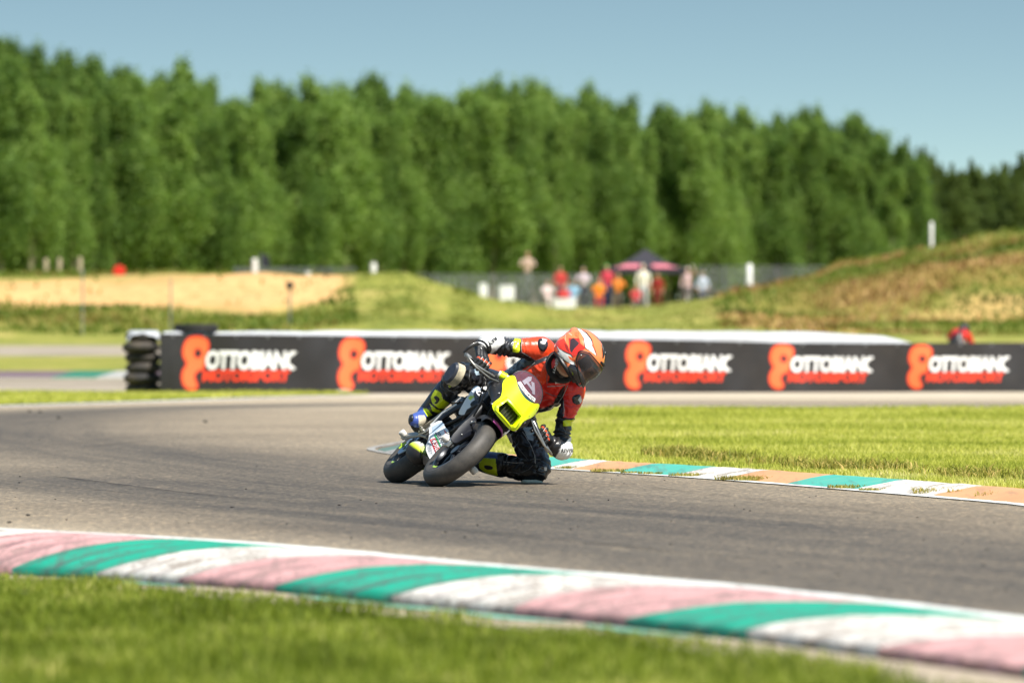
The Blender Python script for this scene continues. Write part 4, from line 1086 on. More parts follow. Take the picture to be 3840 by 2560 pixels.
for k in range(6):
    me = TM2 if k in (1, 4) else TM; h = .18 if k in (1, 4) else .168
    if k == 5: h = .15
    o = bpy.data.objects.new('tyre', me); COL.objects.link(o); Y = 91.6
    o.location = ((535 + [2, -1, 3, 0, -5, 2][k] - 1920) / FOC * Y, Y + [.02, -.03, .0, .03, -.05, 0][k], z + h / 2); o.rotation_euler = (R([0, 1, -1, .5, 1.5, -1][k]), R([.5, -1, 1, -.5, -1, 1][k]), k * 1.3)
    if k == 5: o.scale = (1, 1, .85)
    z += h * .97; tag(o, 'old tyre in the stack at the barrier\'s left end, ' + ords[k], 'tyre', 'tyres stacked at the end of the barrier')
ztop = z
# white cloth draped over the top of the stack
def drape():
    Y = 91.6; x0 = (535 - 1920) / FOC * Y; V = []; n = 20
    for i in range(n + 1):
        for j in range(n + 1):
            u, v = i / n * 2 - 1, j / n * 2 - 1; x = x0 + .02 + u * .26; y = Y - .02 + v * .27; r = math.hypot(x - x0, y - Y); sag = max(0, r - .23)
            zz = ztop + .03 - .75 * sag - (.16 * max(0, -u - .6) if v < 0 else 0) + .008 * math.sin(9 * u + 5 * v); V.append((x, y, zz))
    F = [(i * (n + 1) + j, i * (n + 1) + j + 1, (i + 1) * (n + 1) + j + 1, (i + 1) * (n + 1) + j) for i in range(n) for j in range(n)]
    o = MB().add(*thicken(np.array(V), F, .006)).build('tarpaulin', M_TARP); rebase(o); tag(o, 'small white sheet draped over the top of the tyre stack', 'cover')
drape()
# tyre lying on the cover behind the banner
for px, r, lab in ((735, .36, 'wide black tyre lying flat on the white cover above the leftmost emblem'),):
    Y = 91.35; me = tyre_mesh(r, .12, False); me.materials.append(pm('dark_tyre', S(30, 29, 29), .7, dirt=S(70, 64, 58)))
    zt = CAMH - (1242 - HOR) / FOC * 91.0
    o = bpy.data.objects.new('tyre', me); COL.objects.link(o); o.location = ((px - 1920) / FOC * Y, Y, zt + .055); tag(o, lab, 'tyre')
# pale stone at the banner foot
st = MB(); x, y = G(1290, 1478); st.ball((x, y - .25, .03), (.14, .1, .06), 10); o = st.build('stone', M_CONC); rebase(o); tag(o, 'pale stone lying at the foot of the banner below the second emblem', 'stone')
# ================================================================== racing motorcycle (local frame: x forward, y to its left, z up)
YAW, LEAN = 14.5, 48.0
hdg = Vector((math.sin(R(YAW)), -math.cos(R(YAW)), 0)); lft = Vector((-hdg.y, hdg.x, 0)); upw = Vector((0, 0, 1))
b_up = upw * math.cos(R(LEAN)) + lft * math.sin(R(LEAN)); b_lat = lft * math.cos(R(LEAN)) - upw * math.sin(R(LEAN))
b_org = Vector((-.44, 32.3, 0)) + upw * .05 - b_up * .05
BM = Matrix(((hdg.x, b_lat.x, b_up.x, b_org.x), (hdg.y, b_lat.y, b_up.y, b_org.y), (hdg.z, b_lat.z, b_up.z, b_org.z), (0, 0, 0, 1)))
def B2W(p): return BM @ Vector(p)

K_YEL = pm('fluo_yellow', S(232, 255, 14), .35, var=.04, coat=.4)
K_BLK = pm('satin_black', S(26, 26, 29), .42, var=.2, coat=.15, dirt=S(80, 76, 72), dirtamt=.25)
K_NAVY = pm('navy_paint', S(17, 21, 32), .5, var=.12, coat=.1, spec=.35)
K_WHT = pm('white_paint', S(236, 236, 236), .3, var=.04, coat=.4, dirt=S(150, 145, 138), dirtamt=.2)
K_DARK = pm('dark_metal', S(30, 30, 32), .45, .3, var=.3)
K_ALU = pm('aluminium', S(178, 176, 172), .32, .9, var=.15)
K_STL = pm('brushed_steel', S(150, 148, 142), .35, .85, var=.2)
K_RUB = pm('slick_rubber', S(62, 59, 56), .58, var=.22, scale=14, bs=.10, bscale=220, dirt=S(112, 104, 94), dirtamt=.5)
K_RUBS = pm('sidewall_rubber', S(40, 39, 39), .7, var=.15, bs=.2, bscale=90)
K_PINK = pm('magenta_tape', S(226, 110, 196), .4, var=.04)
K_BOB = pm('nylon_bobbin', S(214, 210, 202), .55, var=.06)
K_LIME = pm('lime_paint', S(176, 210, 60), .35, var=.06, coat=.3)
K_RED = pm('red_decal', S(206, 34, 34), .4, var=.04)
K_INK = pm('black_decal', S(18, 18, 20), .45, var=.05)
K_GREEN = pm('green_decal', S(44, 150, 80), .45, var=.05)
K_PAINT = attr_mat('body_paint', .3, .4, 0, var=.05)
def screen_mat():
    m, n, l, b = new_mat('tinted_screen')
    tr = n.new('ShaderNodeBsdfTransparent'); tr.inputs[0].default_value = (.93, .80, .87, 1)
    gl = n.new('ShaderNodeBsdfPrincipled'); gl.inputs['Base Color'].default_value = S(150, 124, 140); gl.inputs['Roughness'].default_value = .12
    t = noise(n, l, 14, 5, .7, n.new('ShaderNodeTexCoord').outputs['Object'])
    mx = n.new('ShaderNodeMixShader'); l.new(ramp(n, l, t.outputs[0], [(.3, (.10,) * 3 + (1,)), (.75, (.24,) * 3 + (1,))]).outputs[0], mx.inputs[0])
    l.new(tr.outputs[0], mx.inputs[1]); l.new(gl.outputs[0], mx.inputs[2]); l.new(mx.outputs[0], n['Material Output'].inputs[0]); return m
K_SCR = screen_mat()

bike = empty('racing_motorcycle'); bike.matrix_world = BM
tag(bike, 'small racing motorcycle with fluorescent yellow nose leaned hard over in the bend', 'motorcycle')
def sub(mb, name, mat, parent, **k): return mb.build(name, mat, parent, **k)
MIR = lambda L: [(-y, z) for (y, z) in L][::-1]

def wheel(x, rad, w, name, steer, rimmat):
    rim = MB(); h = w * .42
    rim.lathe([(-h, .162), (-h, .150), (-h * .7, .141), (0, .136), (h * .7, .141), (h, .150), (h, .162), (h * .8, .156), (0, .150), (-h * .8, .156)], 'y', (0, 0, 0), 56)
    rim.tube([(0, -.04, 0), (0, .04, 0)], .034, 20)
    for k in range(6):
        a = k * math.pi / 3 + .2; d = Vector((math.cos(a), 0, math.sin(a))); n_ = Vector((-d.z, 0, d.x))
        for s in (-1, 1):
            rim.tube([d * .028 + n_ * (.010 * s) + Vector((0, .022 * s, 0)), d * .085 + n_ * .016 * s + Vector((0, .014 * s, 0)), d * .143 + n_ * .024 * s], [.011, .0085, .010], 8)
    o = sub(rim, name, rimmat, bike); o.location = (x, 0, .247); o.rotation_euler = (0, 0, steer)
    t = MB(); prof = []
    hw = w / 2; rr = rad
    for a in np.linspace(-90, 90, 21):
        aa = R(a); prof.append((hw * math.sin(aa), rr - hw * .78 * (1 - math.cos(aa))))
    side = [(-hw * .98, rr - hw * .95), (-hw * .92, .175), (-hw * .80, .157)]
    prof = side[::-1] + prof + [(-a, b2) for a, b2 in side]
    t.lathe(prof + [(hw * .6, .160), (-hw * .6, .160)], 'y', (0, 0, 0), 96); ty = t.build('tyre', K_RUB, o, angle=60)
    # raised, torn edge of the worn tread and a moulded sidewall ring
    e = MB()
    for s in (-1, 1): e.lathe([(s * hw * .955, rr - hw * .70), (s * hw * 1.015, rr - hw * .78), (s * hw * .99, rr - hw * .86)], 'y', (0, 0, 0), 96); 
    for i, v in enumerate(e.v): e.v[i] = tuple(Vector(v) * (1 + .004 * math.sin(i * 1.7) * (i % 5 == 0)))
    tag(sub(e, 'tread_edge', K_RUBS, o), None, None, None, 'stuff')
    dy = -w * .42 - .012 if name == 'rear_wheel' else w * .42 + .012
    ds = MB(); ds.lathe([(-.001, .062), (-.004, .064), (-.004, .098), (.0, .1), (.004, .098), (.004, .064)], 'y', (0, dy, 0), 48)
    for k in range(5):
        a = k * 1.2566; ds.tube([(.03 * math.cos(a), dy, .03 * math.sin(a)), (.066 * math.cos(a + .3), dy, .066 * math.sin(a + .3))], .007, 6)
    tag(sub(ds, 'brake_disc', pm('disc_blue_steel', S(150, 170, 190), .3, .7) if name == 'rear_wheel' else K_STL, o), None, None, None, None)
    tp = MB(); tp.lathe([(-h - .002, .163), (-h - .003, .155), (-h - .002, .150), (-h + .001, .157)], 'y', (0, 0, 0), 12, True, R(258), R(284)); sub(tp, 'rim_tape', K_LIME, o)
    return o
front = wheel(0, .249, .108, 'front_wheel', R(4.0), pm('rim_black', S(24, 28, 36), .3, .3, coat=.4))
rear = wheel(-1.0, .246, .128, 'rear_wheel', 0, pm('rim_black_rear', S(24, 26, 32), .35, .3, coat=.3))

# --- front end
def fork():
    for s in (-1, 1):
        f_ = MB(); f_.tube([(.0, s * .086, .235), (-.045, s * .086, .34)], [.020, .019], 16); f_.tube([(-.045, s * .086, .34), (-.185, s * .086, .665)], [.024, .025], 16)
        o = sub(f_, 'fork_leg', K_DARK, bike)
        c = MB(); c.box((0, s * .088, .245), (.05, .032, .065), None, .008); c.tube([(0, s * .06, .247), (0, s * .12, .247)], .013, 12); sub(c, 'axle_clamp', K_ALU, o)
        b_ = MB(); b_.lathe([(s * .108, .0), (s * .108, .020), (s * .116, .022), (s * .138, .022), (s * .143, .018), (s * .143, 0)], 'y', (0, 0, .247), 24, closed=False); sub(b_, 'crash_bobbin', K_BOB, o)
        g = MB(); L = [(-.110, .265), (-.112, .37), (-.106, .43), (-.099, .463), (-.062, .458), (-.042, .44), (-.030, .39), (-.052, .32), (-.064, .27), (-.085, .255)]
        if s > 0: L = MIR(L)
        sheet(g, smoothloop(L, 1), lambda y, z: (-(z - .247) * .44 + .036 - 5.5 * (abs(y) - .075) ** 2, y, z), .004, (), .012)
        go = sub(g, 'fork_guard', K_NAVY, bike)
        bl = MB()
        for (y, z) in ((-.082, .43), (-.075, .33)):
            bl.ball((-(z - .247) * .44 + .042, s * abs(y), z), .006, 8)
        tag(sub(bl, 'bolts', K_ALU, go), None, None, None, 'stuff')
fork()
def mudguard():
    m = MB(); P = [(-.072, .225), (-.070, .258), (-.052, .274), (0, .281), (.052, .274), (.070, .258), (.072, .225), (.068, .225), (.066, .256), (.05, .270), (0, .277), (-.05, .270), (-.066, .256), (-.068, .225)]
    m.lathe(P, 'y', (0, 0, .247), 24, True, R(62), R(138)); o = sub(m, 'mudguard', K_BLK, bike); o.rotation_euler = (0, 0, 0)
    for i, a in ((0, 62), (1, 138)): pass
    p = MB(); Q = [(-.03, .2815), (.0, .2838), (.030, .2805), (.052, .2765), (.072, .261), (.0735, .24), (.071, .24), (.0685, .259), (.05, .2735), (.03, .2775), (0, .281), (-.03, .279)]
    p.lathe(Q, 'y', (0, 0, .247), 8, True, R(61.5), R(74)); sub(p, 'tape_stripe', K_PINK, o)
    st = MB()
    for s in (-1, 1): st.tube([(-.005, s * .074, .44), (-.06, s * .086, .40)], .007, 8); 
    tag(sub(st, 'stays', K_ALU, o), None, None, None, 'stuff')
mudguard()

def nose_x(y, z):
    x = np.interp(z, [.52, .56, .60, .64, .70, .80], [.145, .158, .150, .125, .085, .02]) - 4.2 * y * y - 60 * y ** 4
    return x
def nose():
    half = [(0, .530), (.05, .532), (.088, .545), (.102, .565), (.098, .60), (.094, .628), (.108, .665), (.128, .70), (.132, .735), (.126, .765), (.112, .787), (.098, .784), (.085, .770), (.066, .752), (.040, .738), (.02, .732), (0, .730)]
    L = half + [(-y, z) for y, z in half[-2:0:-1]]
    gr = smoothloop([(-.054, .548), (.054, .548), (.074, .568), (.062, .640), (-.062, .640), (-.074, .568)], 1)
    LO = [(-.074, .541), (.074, .541), (.090, .566), (.074, .652), (-.074, .652), (-.090, .566)]
    LM = [(-.066, .544), (.066, .544), (.083, .567), (.068, .647), (-.068, .647), (-.083, .567)]
    gr = [(-.056, .551), (.056, .551), (.073, .570), (.061, .637), (-.061, .637), (-.073, .570)]
    lip = lambda y, z: (nose_x(y, z), y, z)
    m = MB(); sheet(m, smoothloop(L, 1), lip, .004, [LO], .006)
    def ringp(P, off): return [(nose_x(y, z) + off, y, z) for y, z in resample(P, .008)]
    def loft(P, po, Q, qo):
        A = resample(P, .008); n = 60
        def even(Pl, off):
            Pl = np.array(Pl + [Pl[0]]); d = np.r_[0, np.cumsum(np.linalg.norm(np.diff(Pl, axis=0), axis=1))]
            out = []
            for k in range(len(Pl) - 1):
                for t in np.linspace(0, 1, 10, endpoint=False): out.append(Pl[k] + (Pl[k + 1] - Pl[k]) * t)
            return [(nose_x(p[0], p[1]) + off, p[0], p[1]) for p in out]
        V1, V2 = even(P, po), even(Q, qo); n = len(V1); m.add(V1 + V2, [(i, (i + 1) % n, n + (i + 1) % n, n + i) for i in range(n)])
    loft(LO, .004, LM, .022); loft(LM, .022, gr, .020); loft(gr, .020, [(y * .9, .592 + (z - .592) * .9) for y, z in gr], -.05)
    o = sub(m, 'nose_fairing', K_YEL, bike, angle=32)
    g = MB(); V2, F2 = flat_tri([(y * .93, .592 + (z - .592) * .93) for y, z in gr], (), .02); g.add([(nose_x(y, z) - .042, y, z) for y, z in V2], F2); go = sub(g, 'intake_mesh', pm('intake_dark', S(20, 24, 10), .8), o)
    for k in range(7):
        y = -.06 + k * .020; zz = [z for z in np.linspace(.548, .640, 14) if abs(y) < np.interp(z, [.548, .568, .64], [.054, .072, .06])]
        b_ = MB(); b_.tube([(nose_x(y, z) - .030, y * .95, z) for z in zz], .0014, 6); sub(b_, 'slat', pm('slat_olive', S(54, 62, 14), .6) if k == 0 else bpy.data.materials['slat_olive'], o)
    b_ = MB()
    for (y, z) in ((.117, .755), (-.117, .755), (.105, .685), (-.105, .685)): b_.ball((nose_x(y, z) + .005, y, z), .0035, 6)
    tag(sub(b_, 'screws', K_INK, o), None, None, None, 'stuff')
    return o
nose()
def scr_x(y, z): return np.interp(z, [.70, .78, .84, .90], [.070, .020, -.030, -.095]) - 5.0 * y * y
def screen():
    L = smoothloop([(-.108, .768), (-.118, .800), (-.100, .845), (-.060, .876), (0, .888), (.060, .876), (.100, .845), (.118, .800), (.108, .768), (.06, .742), (0, .722), (-.06, .742)], 2)
    m = MB(); sheet(m, L, lambda y, z: (scr_x(y, z), y, z), .0025, (), .015); o = sub(m, 'windscreen', K_SCR, bike)
    e = MB(); e.tube([(scr_x(y, z), y, z) for y, z in L], .0035, 6, closed=True); sub(e, 'edge_trim', K_BLK, o)
    # white race-number sticker and the supplier strip along its lower edge
    w = MB()
    for poly in ([(-.060, .800), (-.038, .792), (-.022, .845), (-.030, .868), (-.048, .850)], [(-.020, .842), (.0, .852), (.048, .802), (.030, .792), (-.008, .830)], [(-.052, .812), (-.046, .826), (.034, .815), (.040, .800)]):
        sheet(w, poly, lambda y, z: (scr_x(y, z) + .0035, y, z), .0008, (), .012)
    tag(sub(w, 'number_sticker', pm('sticker_grey', S(134, 128, 140), .5), o), None, None, None, None)
    s = MB(); strip_ = [(-.075, .771), (-.066, .790), (-.03, .779), (0, .776), (.03, .779), (.066, .790), (.075, .771), (.035, .758), (0, .754), (-.035, .758)]
    sheet(s, strip_, lambda y, z: (scr_x(y, z) + .005, y, z), .001, (), .01); so_ = sub(s, 'supplier_strip', K_WHT, o)
    T, TF, tw = text2d('DELLORTO', .02, 0, 1.0); t = MB()
    V3 = []
    for q in T:
        y = -.058 + .116 * q[0] / tw; z = .7585 + 2.9 * y * y + .0145 * q[1]; V3.append((scr_x(y, z) + .0075, y, z))
    t.add(V3, TF); sub(t, 'lettering', K_INK, o, smooth=False)
    u = MB(); sheet(u, [(-.072, .766), (-.035, .753), (0, .749), (.035, .753), (.072, .766), (.06, .748), (.02, .733), (-.02, .733), (-.06, .748)], lambda y, z: (scr_x(y, z) + .005, y, z), .001, (), .01); sub(u, 'lower_band', pm('dark_teal', S(40, 72, 74), .4), o)
screen()
def cowl():
    for s in (-1, 1):
        m = MB(); V = []; F = []; n = 9
        # side cowl: from the yellow edge back to the tank
        Z = np.linspace(.560, .770, n); X = np.linspace(0, 1, 12)
        for t in X:
            for z in Z:
                ye = np.interp(z, [.55, .60, .63, .70, .77], [.094, .094, .092, .124, .118]); xe = nose_x(ye, z) - .008
                xb = np.interp(z, [.56, .59, .625, .66, .70, .77], [.05, .01, -.09, -.17, -.19, -.14]); yb = np.interp(z, [.56, .59, .625, .66, .70, .77], [.098, .102, .140, .165, .152, .118])
                x = xe + (xb - xe) * t; y = ye + (yb - ye) * (1 - (1 - t) ** 1.8) + .012 * math.sin(t * 3.14)
                V.append((x, s * y, z - .03 * t * (z > .7)))
        F = [(i * n + j, i * n + j + 1, (i + 1) * n + j + 1, (i + 1) * n + j) for i in range(11) for j in range(n - 1)]
        if s < 0: F = [f[::-1] for f in F]
        m.add(*thicken(np.array(V), F, .004)); o = sub(m, 'side_cowl', K_BLK, bike)
        b_ = MB()
        for (t, z) in ((.12, .585), (.12, .745), (.10, .665)):
            i = int(t * 11); j = int((z - .56) / .21 * (n - 1)); p = V[i * n + j]; b_.ball((p[0] + .002, p[1] + s * .004, p[2]), .007, 8)
        tag(sub(b_, 'bolts', K_ALU, o), None, None, None, 'stuff')
cowl()
def shroud_x(y): return -.20 + (abs(y) - .05) * -1.25
def shrouds():
    L = smoothloop([(-.115, .455), (-.140, .51), (-.156, .57), (-.163, .63), (-.148, .657), (-.105, .640), (-.062, .612), (-.048, .585), (-.075, .52), (-.095, .465)], 1)
    for s in (-1, 1):
        LL = L if s < 0 else MIR(L); m = MB(); sheet(m, LL, lambda y, z: (shroud_x(y) - 6 * (z - .56) ** 2, y, z), .004, (), .008)
        me = m.mesh('tank_shroud'); c = coords(me); y = -np.abs(c[:, 1]); z = c[:, 2]; col = np.tile(np.array(S(26, 28, 36))[:3], (len(c), 1))
        wh = inpoly(np.stack([y, z], 1), [(-.20, .44), (-.20, .60), (-.148, .60), (-.118, .565), (-.098, .505), (-.075, .50), (-.07, .44)]); col[wh] = np.array(S(232, 232, 232))[:3]
        gy = inpoly(np.stack([y, z], 1), [(-.20, .605), (-.20, .70), (-.14, .70), (-.135, .64), (-.15, .605)]); col[gy] = np.array(S(176, 190, 204))[:3]
        ye = inpoly(np.stack([y, z], 1), [(-.150, .555), (-.142, .585), (-.130, .585), (-.128, .56), (-.140, .545)]); col[ye] = np.array(S(214, 232, 40))[:3]
        attr_col(me, 'paint', col); o = obj('tank_shroud', me, K_PAINT, bike)
        for word, ya, za, dy, dz, hy, hz in (('GP', -.148, .608, .062, -.008, .012, .032), ('2', -.112, .560, .020, -.012, .016, .030)):
            T, TF, tw = text2d(word, .03, 0, 1.05); t = MB(); V3 = []
            for q in T:
                u, v = q[0] / tw, q[1]
                if s > 0: yy = -(ya + dy * (1 - u) + hy * v)
                else: yy = ya + dy * u + hy * v
                zz = za + dz * (u if s < 0 else 1 - u) + hz * v; V3.append((shroud_x(yy) - 6 * (zz - .56) ** 2 + .016, yy, zz))
            t.add(V3, TF); sub(t, 'lettering', K_WHT, o, smooth=False)
shrouds()
def tank():
    m = MB(); m.ball((-.33, 0, .60), (.22, .125, .105), 20); m.ball((-.22, 0, .60), (.13, .10, .10), 16); m.ball((-.47, 0, .575), (.16, .14, .07), 16)
    me = voxel_mesh(m, .008, 8); me.name = 'tank'; obj('tank', me, K_NAVY, bike)
    c = MB(); c.tube([(-.28, 0, .69), (-.28, 0, .715)], .03, 18); sub(c, 'filler_cap', K_ALU, bpy.context.scene.objects['tank'])
    w = MB(); sheet(w, [(-.160, .635), (-.125, .69), (-.100, .70), (-.098, .672), (-.120, .648)], lambda y, z: (-.235, y, z), .004, (), .012); sub(w, 'side_fin', K_WHT, bpy.context.scene.objects['tank'])
tank()
def belly():
    bx = lambda y: -.25 + 2.9 * (-abs(y) + .035)
    L = smoothloop([(-.140, .318), (-.126, .388), (-.104, .366), (-.066, .348), (-.040, .27), (-.026, .2), (-.028, .138), (-.050, .150), (-.088, .190), (-.106, .258)], 1)
    for s in (-1, 1):
        LL = L if s < 0 else MIR(L); m = MB(); sheet(m, LL, lambda y, z: (bx(y), y, z), .005, (), .012); o = sub(m, 'belly_panel', K_WHT, bike)
        if s > 0: continue
        def quad(a, b_, c_, d_, u, v):   # corners bottom-left, bottom-right, top-right, top-left
            p = [a[i] * (1 - u) * (1 - v) + b_[i] * u * (1 - v) + c_[i] * u * v + d_[i] * (1 - u) * v for i in (0, 1)]; return p
        def decal(name, mat, corners, off, word=None, pad=.0, bold=.03):
            t = MB()
            if word:
                T, TF, tw = text2d(word, bold, 0, 1.0); P = [quad(*corners, pad + (1 - 2 * pad) * q[0] / tw, pad * 1.6 + (1 - 3.2 * pad) * q[1]) for q in T]; t.add([(bx(y) + off * 6, y, z) for y, z in P], TF)
            else:
                P = [quad(*corners, u, v) for u, v in ((0, 0), (1, 0), (1, 1), (0, 1))]; t.add([(bx(y) + off * 6, y, z) for y, z in P], [(0, 1, 2, 3)])
            sub(t, name, mat, o, smooth=False)
        mc = [(-.104, .246), (-.049, .192), (-.041, .216), (-.094, .272)]
        decal('red_sticker', K_RED, mc, .004); decal('lettering', K_WHT, mc, .006, 'MOTUL', .06)
        dc = [(-.112, .296), (-.054, .255), (-.047, .276), (-.104, .318)]
        decal('lettering', K_INK, dc, .005, 'DELLORTO', .02, .02)
        decal('green_flash', K_GREEN, [(-.106, .284), (-.058, .240), (-.055, .246), (-.108, .294)], .0045)
        decal('red_flash', K_RED, [(-.094, .338), (-.048, .296), (-.046, .304), (-.093, .342)], .0045)
        decal('lettering', pm('grey_decal', S(120, 124, 130), .5), [(-.104, .215), (-.062, .165), (-.053, .180), (-.096, .234)], .005, 'OBBY', .02, .0)
        decal('blue_flash', pm('pale_blue_decal', S(176, 192, 208), .4), [(-.134, .318), (-.110, .282), (-.106, .37), (-.122, .378)], .003)
        b_ = MB(); b_.ball((bx(-.075) + .014, -.075, .335), .009, 10); tag(sub(b_, 'bolt', K_STL, o), None, None, None, None)
    # pan joining both panels
    p = MB(); V = []; st = [(-.27, .03, .15), (-.40, .075, .155), (-.55, .10, .20), (-.62, .10, .24)]
    for x, y, z in st: V += [(x, -y, z), (x, -y * .4, z - .035), (x, y * .4, z - .035), (x, y, z)]
    p.add(V, [(i * 4 + j, i * 4 + j + 1, i * 4 + 5 + j, i * 4 + 4 + j) for i in range(3) for j in range(3)]); sub(p, 'belly_pan', K_BLK, bike)
belly()
def engine():
    e = MB()
    e.box((-.52, 0, .33), (.20, .16, .18), Matrix.Rotation(R(12), 3, 'Y'), .02); e.box((-.32, 0, .45), (.14, .12, .14), Matrix.Rotation(R(-30), 3, 'Y'), .02)
    e.tube([(-.55, -.075, .31), (-.55, -.105, .31)], [.06, .054], 24)
    o = sub(e, 'engine', K_DARK, bike)
    for k in range(7):
        f_ = MB(); f_.box((-.29 - .008 * k, 0, .48 - .016 * k), (.13, .135, .005), Matrix.Rotation(R(-30), 3, 'Y'), .001); sub(f_, 'cooling_fin', K_STL, o)
    r = MB(); r.box((-.16, 0, .50), (.03, .16, .13), Matrix.Rotation(R(14), 3, 'Y'), .004); ro = sub(r, 'radiator', K_BLK, bike)
    h = MB(); h.tube([(-.17, -.07, .56), (-.2, -.10, .55), (-.28, -.10, .50), (-.33, -.07, .45)], .011, 10); h.tube([(-.15, .06, .45), (-.2, .09, .42), (-.3, .08, .38)], .011, 10); h.tube([(-.14, -.06, .45), (-.19, -.085, .40), (-.27, -.08, .37)], .008, 8); tag(sub(h, 'hoses', K_INK, ro), None, None, None, 'stuff')
    pl = MB(); sheet(pl, smoothloop([(-.07, .515), (-.075, .575), (-.04, .60), (.04, .60), (.075, .575), (.07, .515), (.03, .50), (-.03, .50)], 1), lambda y, z: (.02, y, z), .006, [[(-.02 + .018 * math.cos(a), .548 + .018 * math.sin(a)) for a in np.linspace(0, 6.283, 12, endpoint=False)], [(-.056, .54), (-.046, .585), (-.035, .575), (-.044, .53)], [(.056, .54), (.046, .585), (.02, .575), (.03, .53)]], .012); sub(pl, 'nose_bracket', K_DARK, bike)
    tr = MB(); tr.box((-.17, 0, .665), (.07, .23, .022), Matrix.Rotation(R(24), 3, 'Y'), .006); tr.box((-.145, 0, .575), (.075, .23, .03), Matrix.Rotation(R(24), 3, 'Y'), .008); tr.tube([(-.13, 0, .55), (-.185, 0, .70)], .026, 16); sub(tr, 'steering_head', K_DARK, bike)
    # exhaust
    x = MB(); P = [(-.30, .02, .40), (-.26, .0, .30), (-.32, -.01, .20), (-.42, -.02, .172), (-.52, -.040, .168)]; x.tube(P, .016, 12); xo = sub(x, 'exhaust_pipe', K_STL, bike)
    mu = MB(); mu.tube([(-.47, -.045, .165), (-.50, -.048, .165), (-.56, -.055, .168), (-.70, -.062, .185), (-.76, -.064, .195), (-.77, -.064, .196)], [.025, .055, .066, .062, .05, .03], 26, flat=.9)
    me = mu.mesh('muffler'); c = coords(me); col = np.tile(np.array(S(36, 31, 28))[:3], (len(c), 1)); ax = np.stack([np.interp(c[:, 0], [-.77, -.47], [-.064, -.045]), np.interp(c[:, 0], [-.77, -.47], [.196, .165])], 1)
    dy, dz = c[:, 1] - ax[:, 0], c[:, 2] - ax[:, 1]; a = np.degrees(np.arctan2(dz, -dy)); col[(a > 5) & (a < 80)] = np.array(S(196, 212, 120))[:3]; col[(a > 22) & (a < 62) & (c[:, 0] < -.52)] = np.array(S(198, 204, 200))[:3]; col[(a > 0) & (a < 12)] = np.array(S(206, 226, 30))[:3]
    attr_col(me, 'paint', col); obj('muffler', me, attr_mat('muffler_paint', .6, 0, .2, 120, .2), bike)
engine()
def frame():
    ib = MB(); ib.ball((-.24, 0, .50), (.14, .085, .09), 16); ib.box((-.42, 0, .44), (.26, .15, .12), None, .02); sub(ib, 'airbox', K_BLK, bike)
    for s in (-1, 1):
        m = MB(); m.tube([(-.14, s * .05, .60), (-.26, s * .105, .56), (-.42, s * .128, .50), (-.53, s * .128, .42), (-.57, s * .115, .32)], [.024, .026, .026, .026, .03], 12, flat=.55); o = sub(m, 'frame_spar', K_NAVY, bike)
        e = MB(); e.tube([(-.44, s * .146, .50), (-.54, s * .146, .42), (-.575, s * .134, .33)], .006, 8); sub(e, 'white_edge', K_WHT, o)
        t = MB(); t.tube([(-.20, s * .085, .54), (-.38, s * .09, .43), (-.54, s * .09, .36)], .012, 10); sub(t, 'lower_tube', K_DARK, o)
        sp = MB(); sp.tube([(-.74, s * .125, .295), (-.68, s * .128, .37), (-.62, s * .128, .46), (-.59, s * .12, .495)], [.014, .012, .012, .014], 12); so_ = sub(sp, 'foot_guard_bar', K_STL, bike)
        pg = MB(); pg.tube([(-.72, s * .10, .30), (-.72, s * .20, .305)], .011, 12); pg.box((-.70, s * .115, .31), (.10, .012, .06), Matrix.Rotation(R(-20), 3, 'Y'), .004); po = sub(pg, 'footpeg', K_ALU, bike)
        bb = MB(); bb.tube([(-.745, s * .115, .292), (-.745, s * .150, .290)], [.017, .02], 14); sub(bb, 'pivot_boss', K_STL, po)
        sw = MB(); sw.tube([(-.58, s * .075, .30), (-.72, s * .105, .29), (-.90, s * .112, .262), (-1.02, s * .112, .247)], [.026, .026, .024, .026], 12, flat=.5); so2 = sub(sw, 'swingarm', K_STL, bike)
        ax = MB(); ax.tube([(-1.0, s * .10, .247), (-1.0, s * .125, .247)], .017, 14); ax.box((-1.02, s * .116, .247), (.07, .014, .04), None, .004); sub(ax, 'axle_plate', K_ALU, so2)
        bo = MB(); bo.lathe([(s * .124, 0), (s * .124, .019), (s * .13, .021), (s * .152, .021), (s * .157, .016), (s * .157, 0)], 'y', (-1.0, 0, .247), 22, closed=False); sub(bo, 'crash_bobbin', K_BOB, so2)
        ad = MB(); ad.ball((-1.0, s * .09, .20), .014, 10); ad.tube([(-.985, s * .088, .225), (-.99, s * .09, .17)], .006, 8); sub(ad, 'green_adjuster', K_LIME, so2)
    hg = MB(); hg.lathe([(-.07, .255), (-.06, .268), (0, .272), (.06, .268), (.07, .255), (.066, .253), (0, .268), (-.066, .253)], 'y', (-1.0, 0, .247), 14, True, R(20), R(80)); sub(hg, 'rear_hugger', K_BLK, bike)
    sk = MB(); sk.tube([(-.50, 0, .52), (-.62, 0, .30)], .028, 14); sub(sk, 'rear_shock', pm('shock_yellow', S(190, 170, 40), .5), bike)
frame()
def tail():
    m = MB(); m.ball((-.72, 0, .56), (.22, .125, .04), 18); m.ball((-.92, 0, .60), (.17, .09, .055), 16); m.tube([(-.9, 0, .6), (-1.1, 0, .66)], [.07, .03], 12, flat=1.4)
    me = voxel_mesh(m, .008, 6); me.name = 'seat_cowl'; obj('seat_cowl', me, K_BLK, bike)
    for s in (-1, 1):
        t = MB(); sheet(t, [(-1.06, .60), (-1.04, .655), (-.8, .60), (-.58, .575), (-.56, .535), (-.75, .53)], lambda x, z: (x, s * (.128 - .35 * max(0, -x - .75)), z), .004, (), .03); sub(t, 'tail_side', K_WHT, bpy.context.scene.objects['seat_cowl'])
tail()
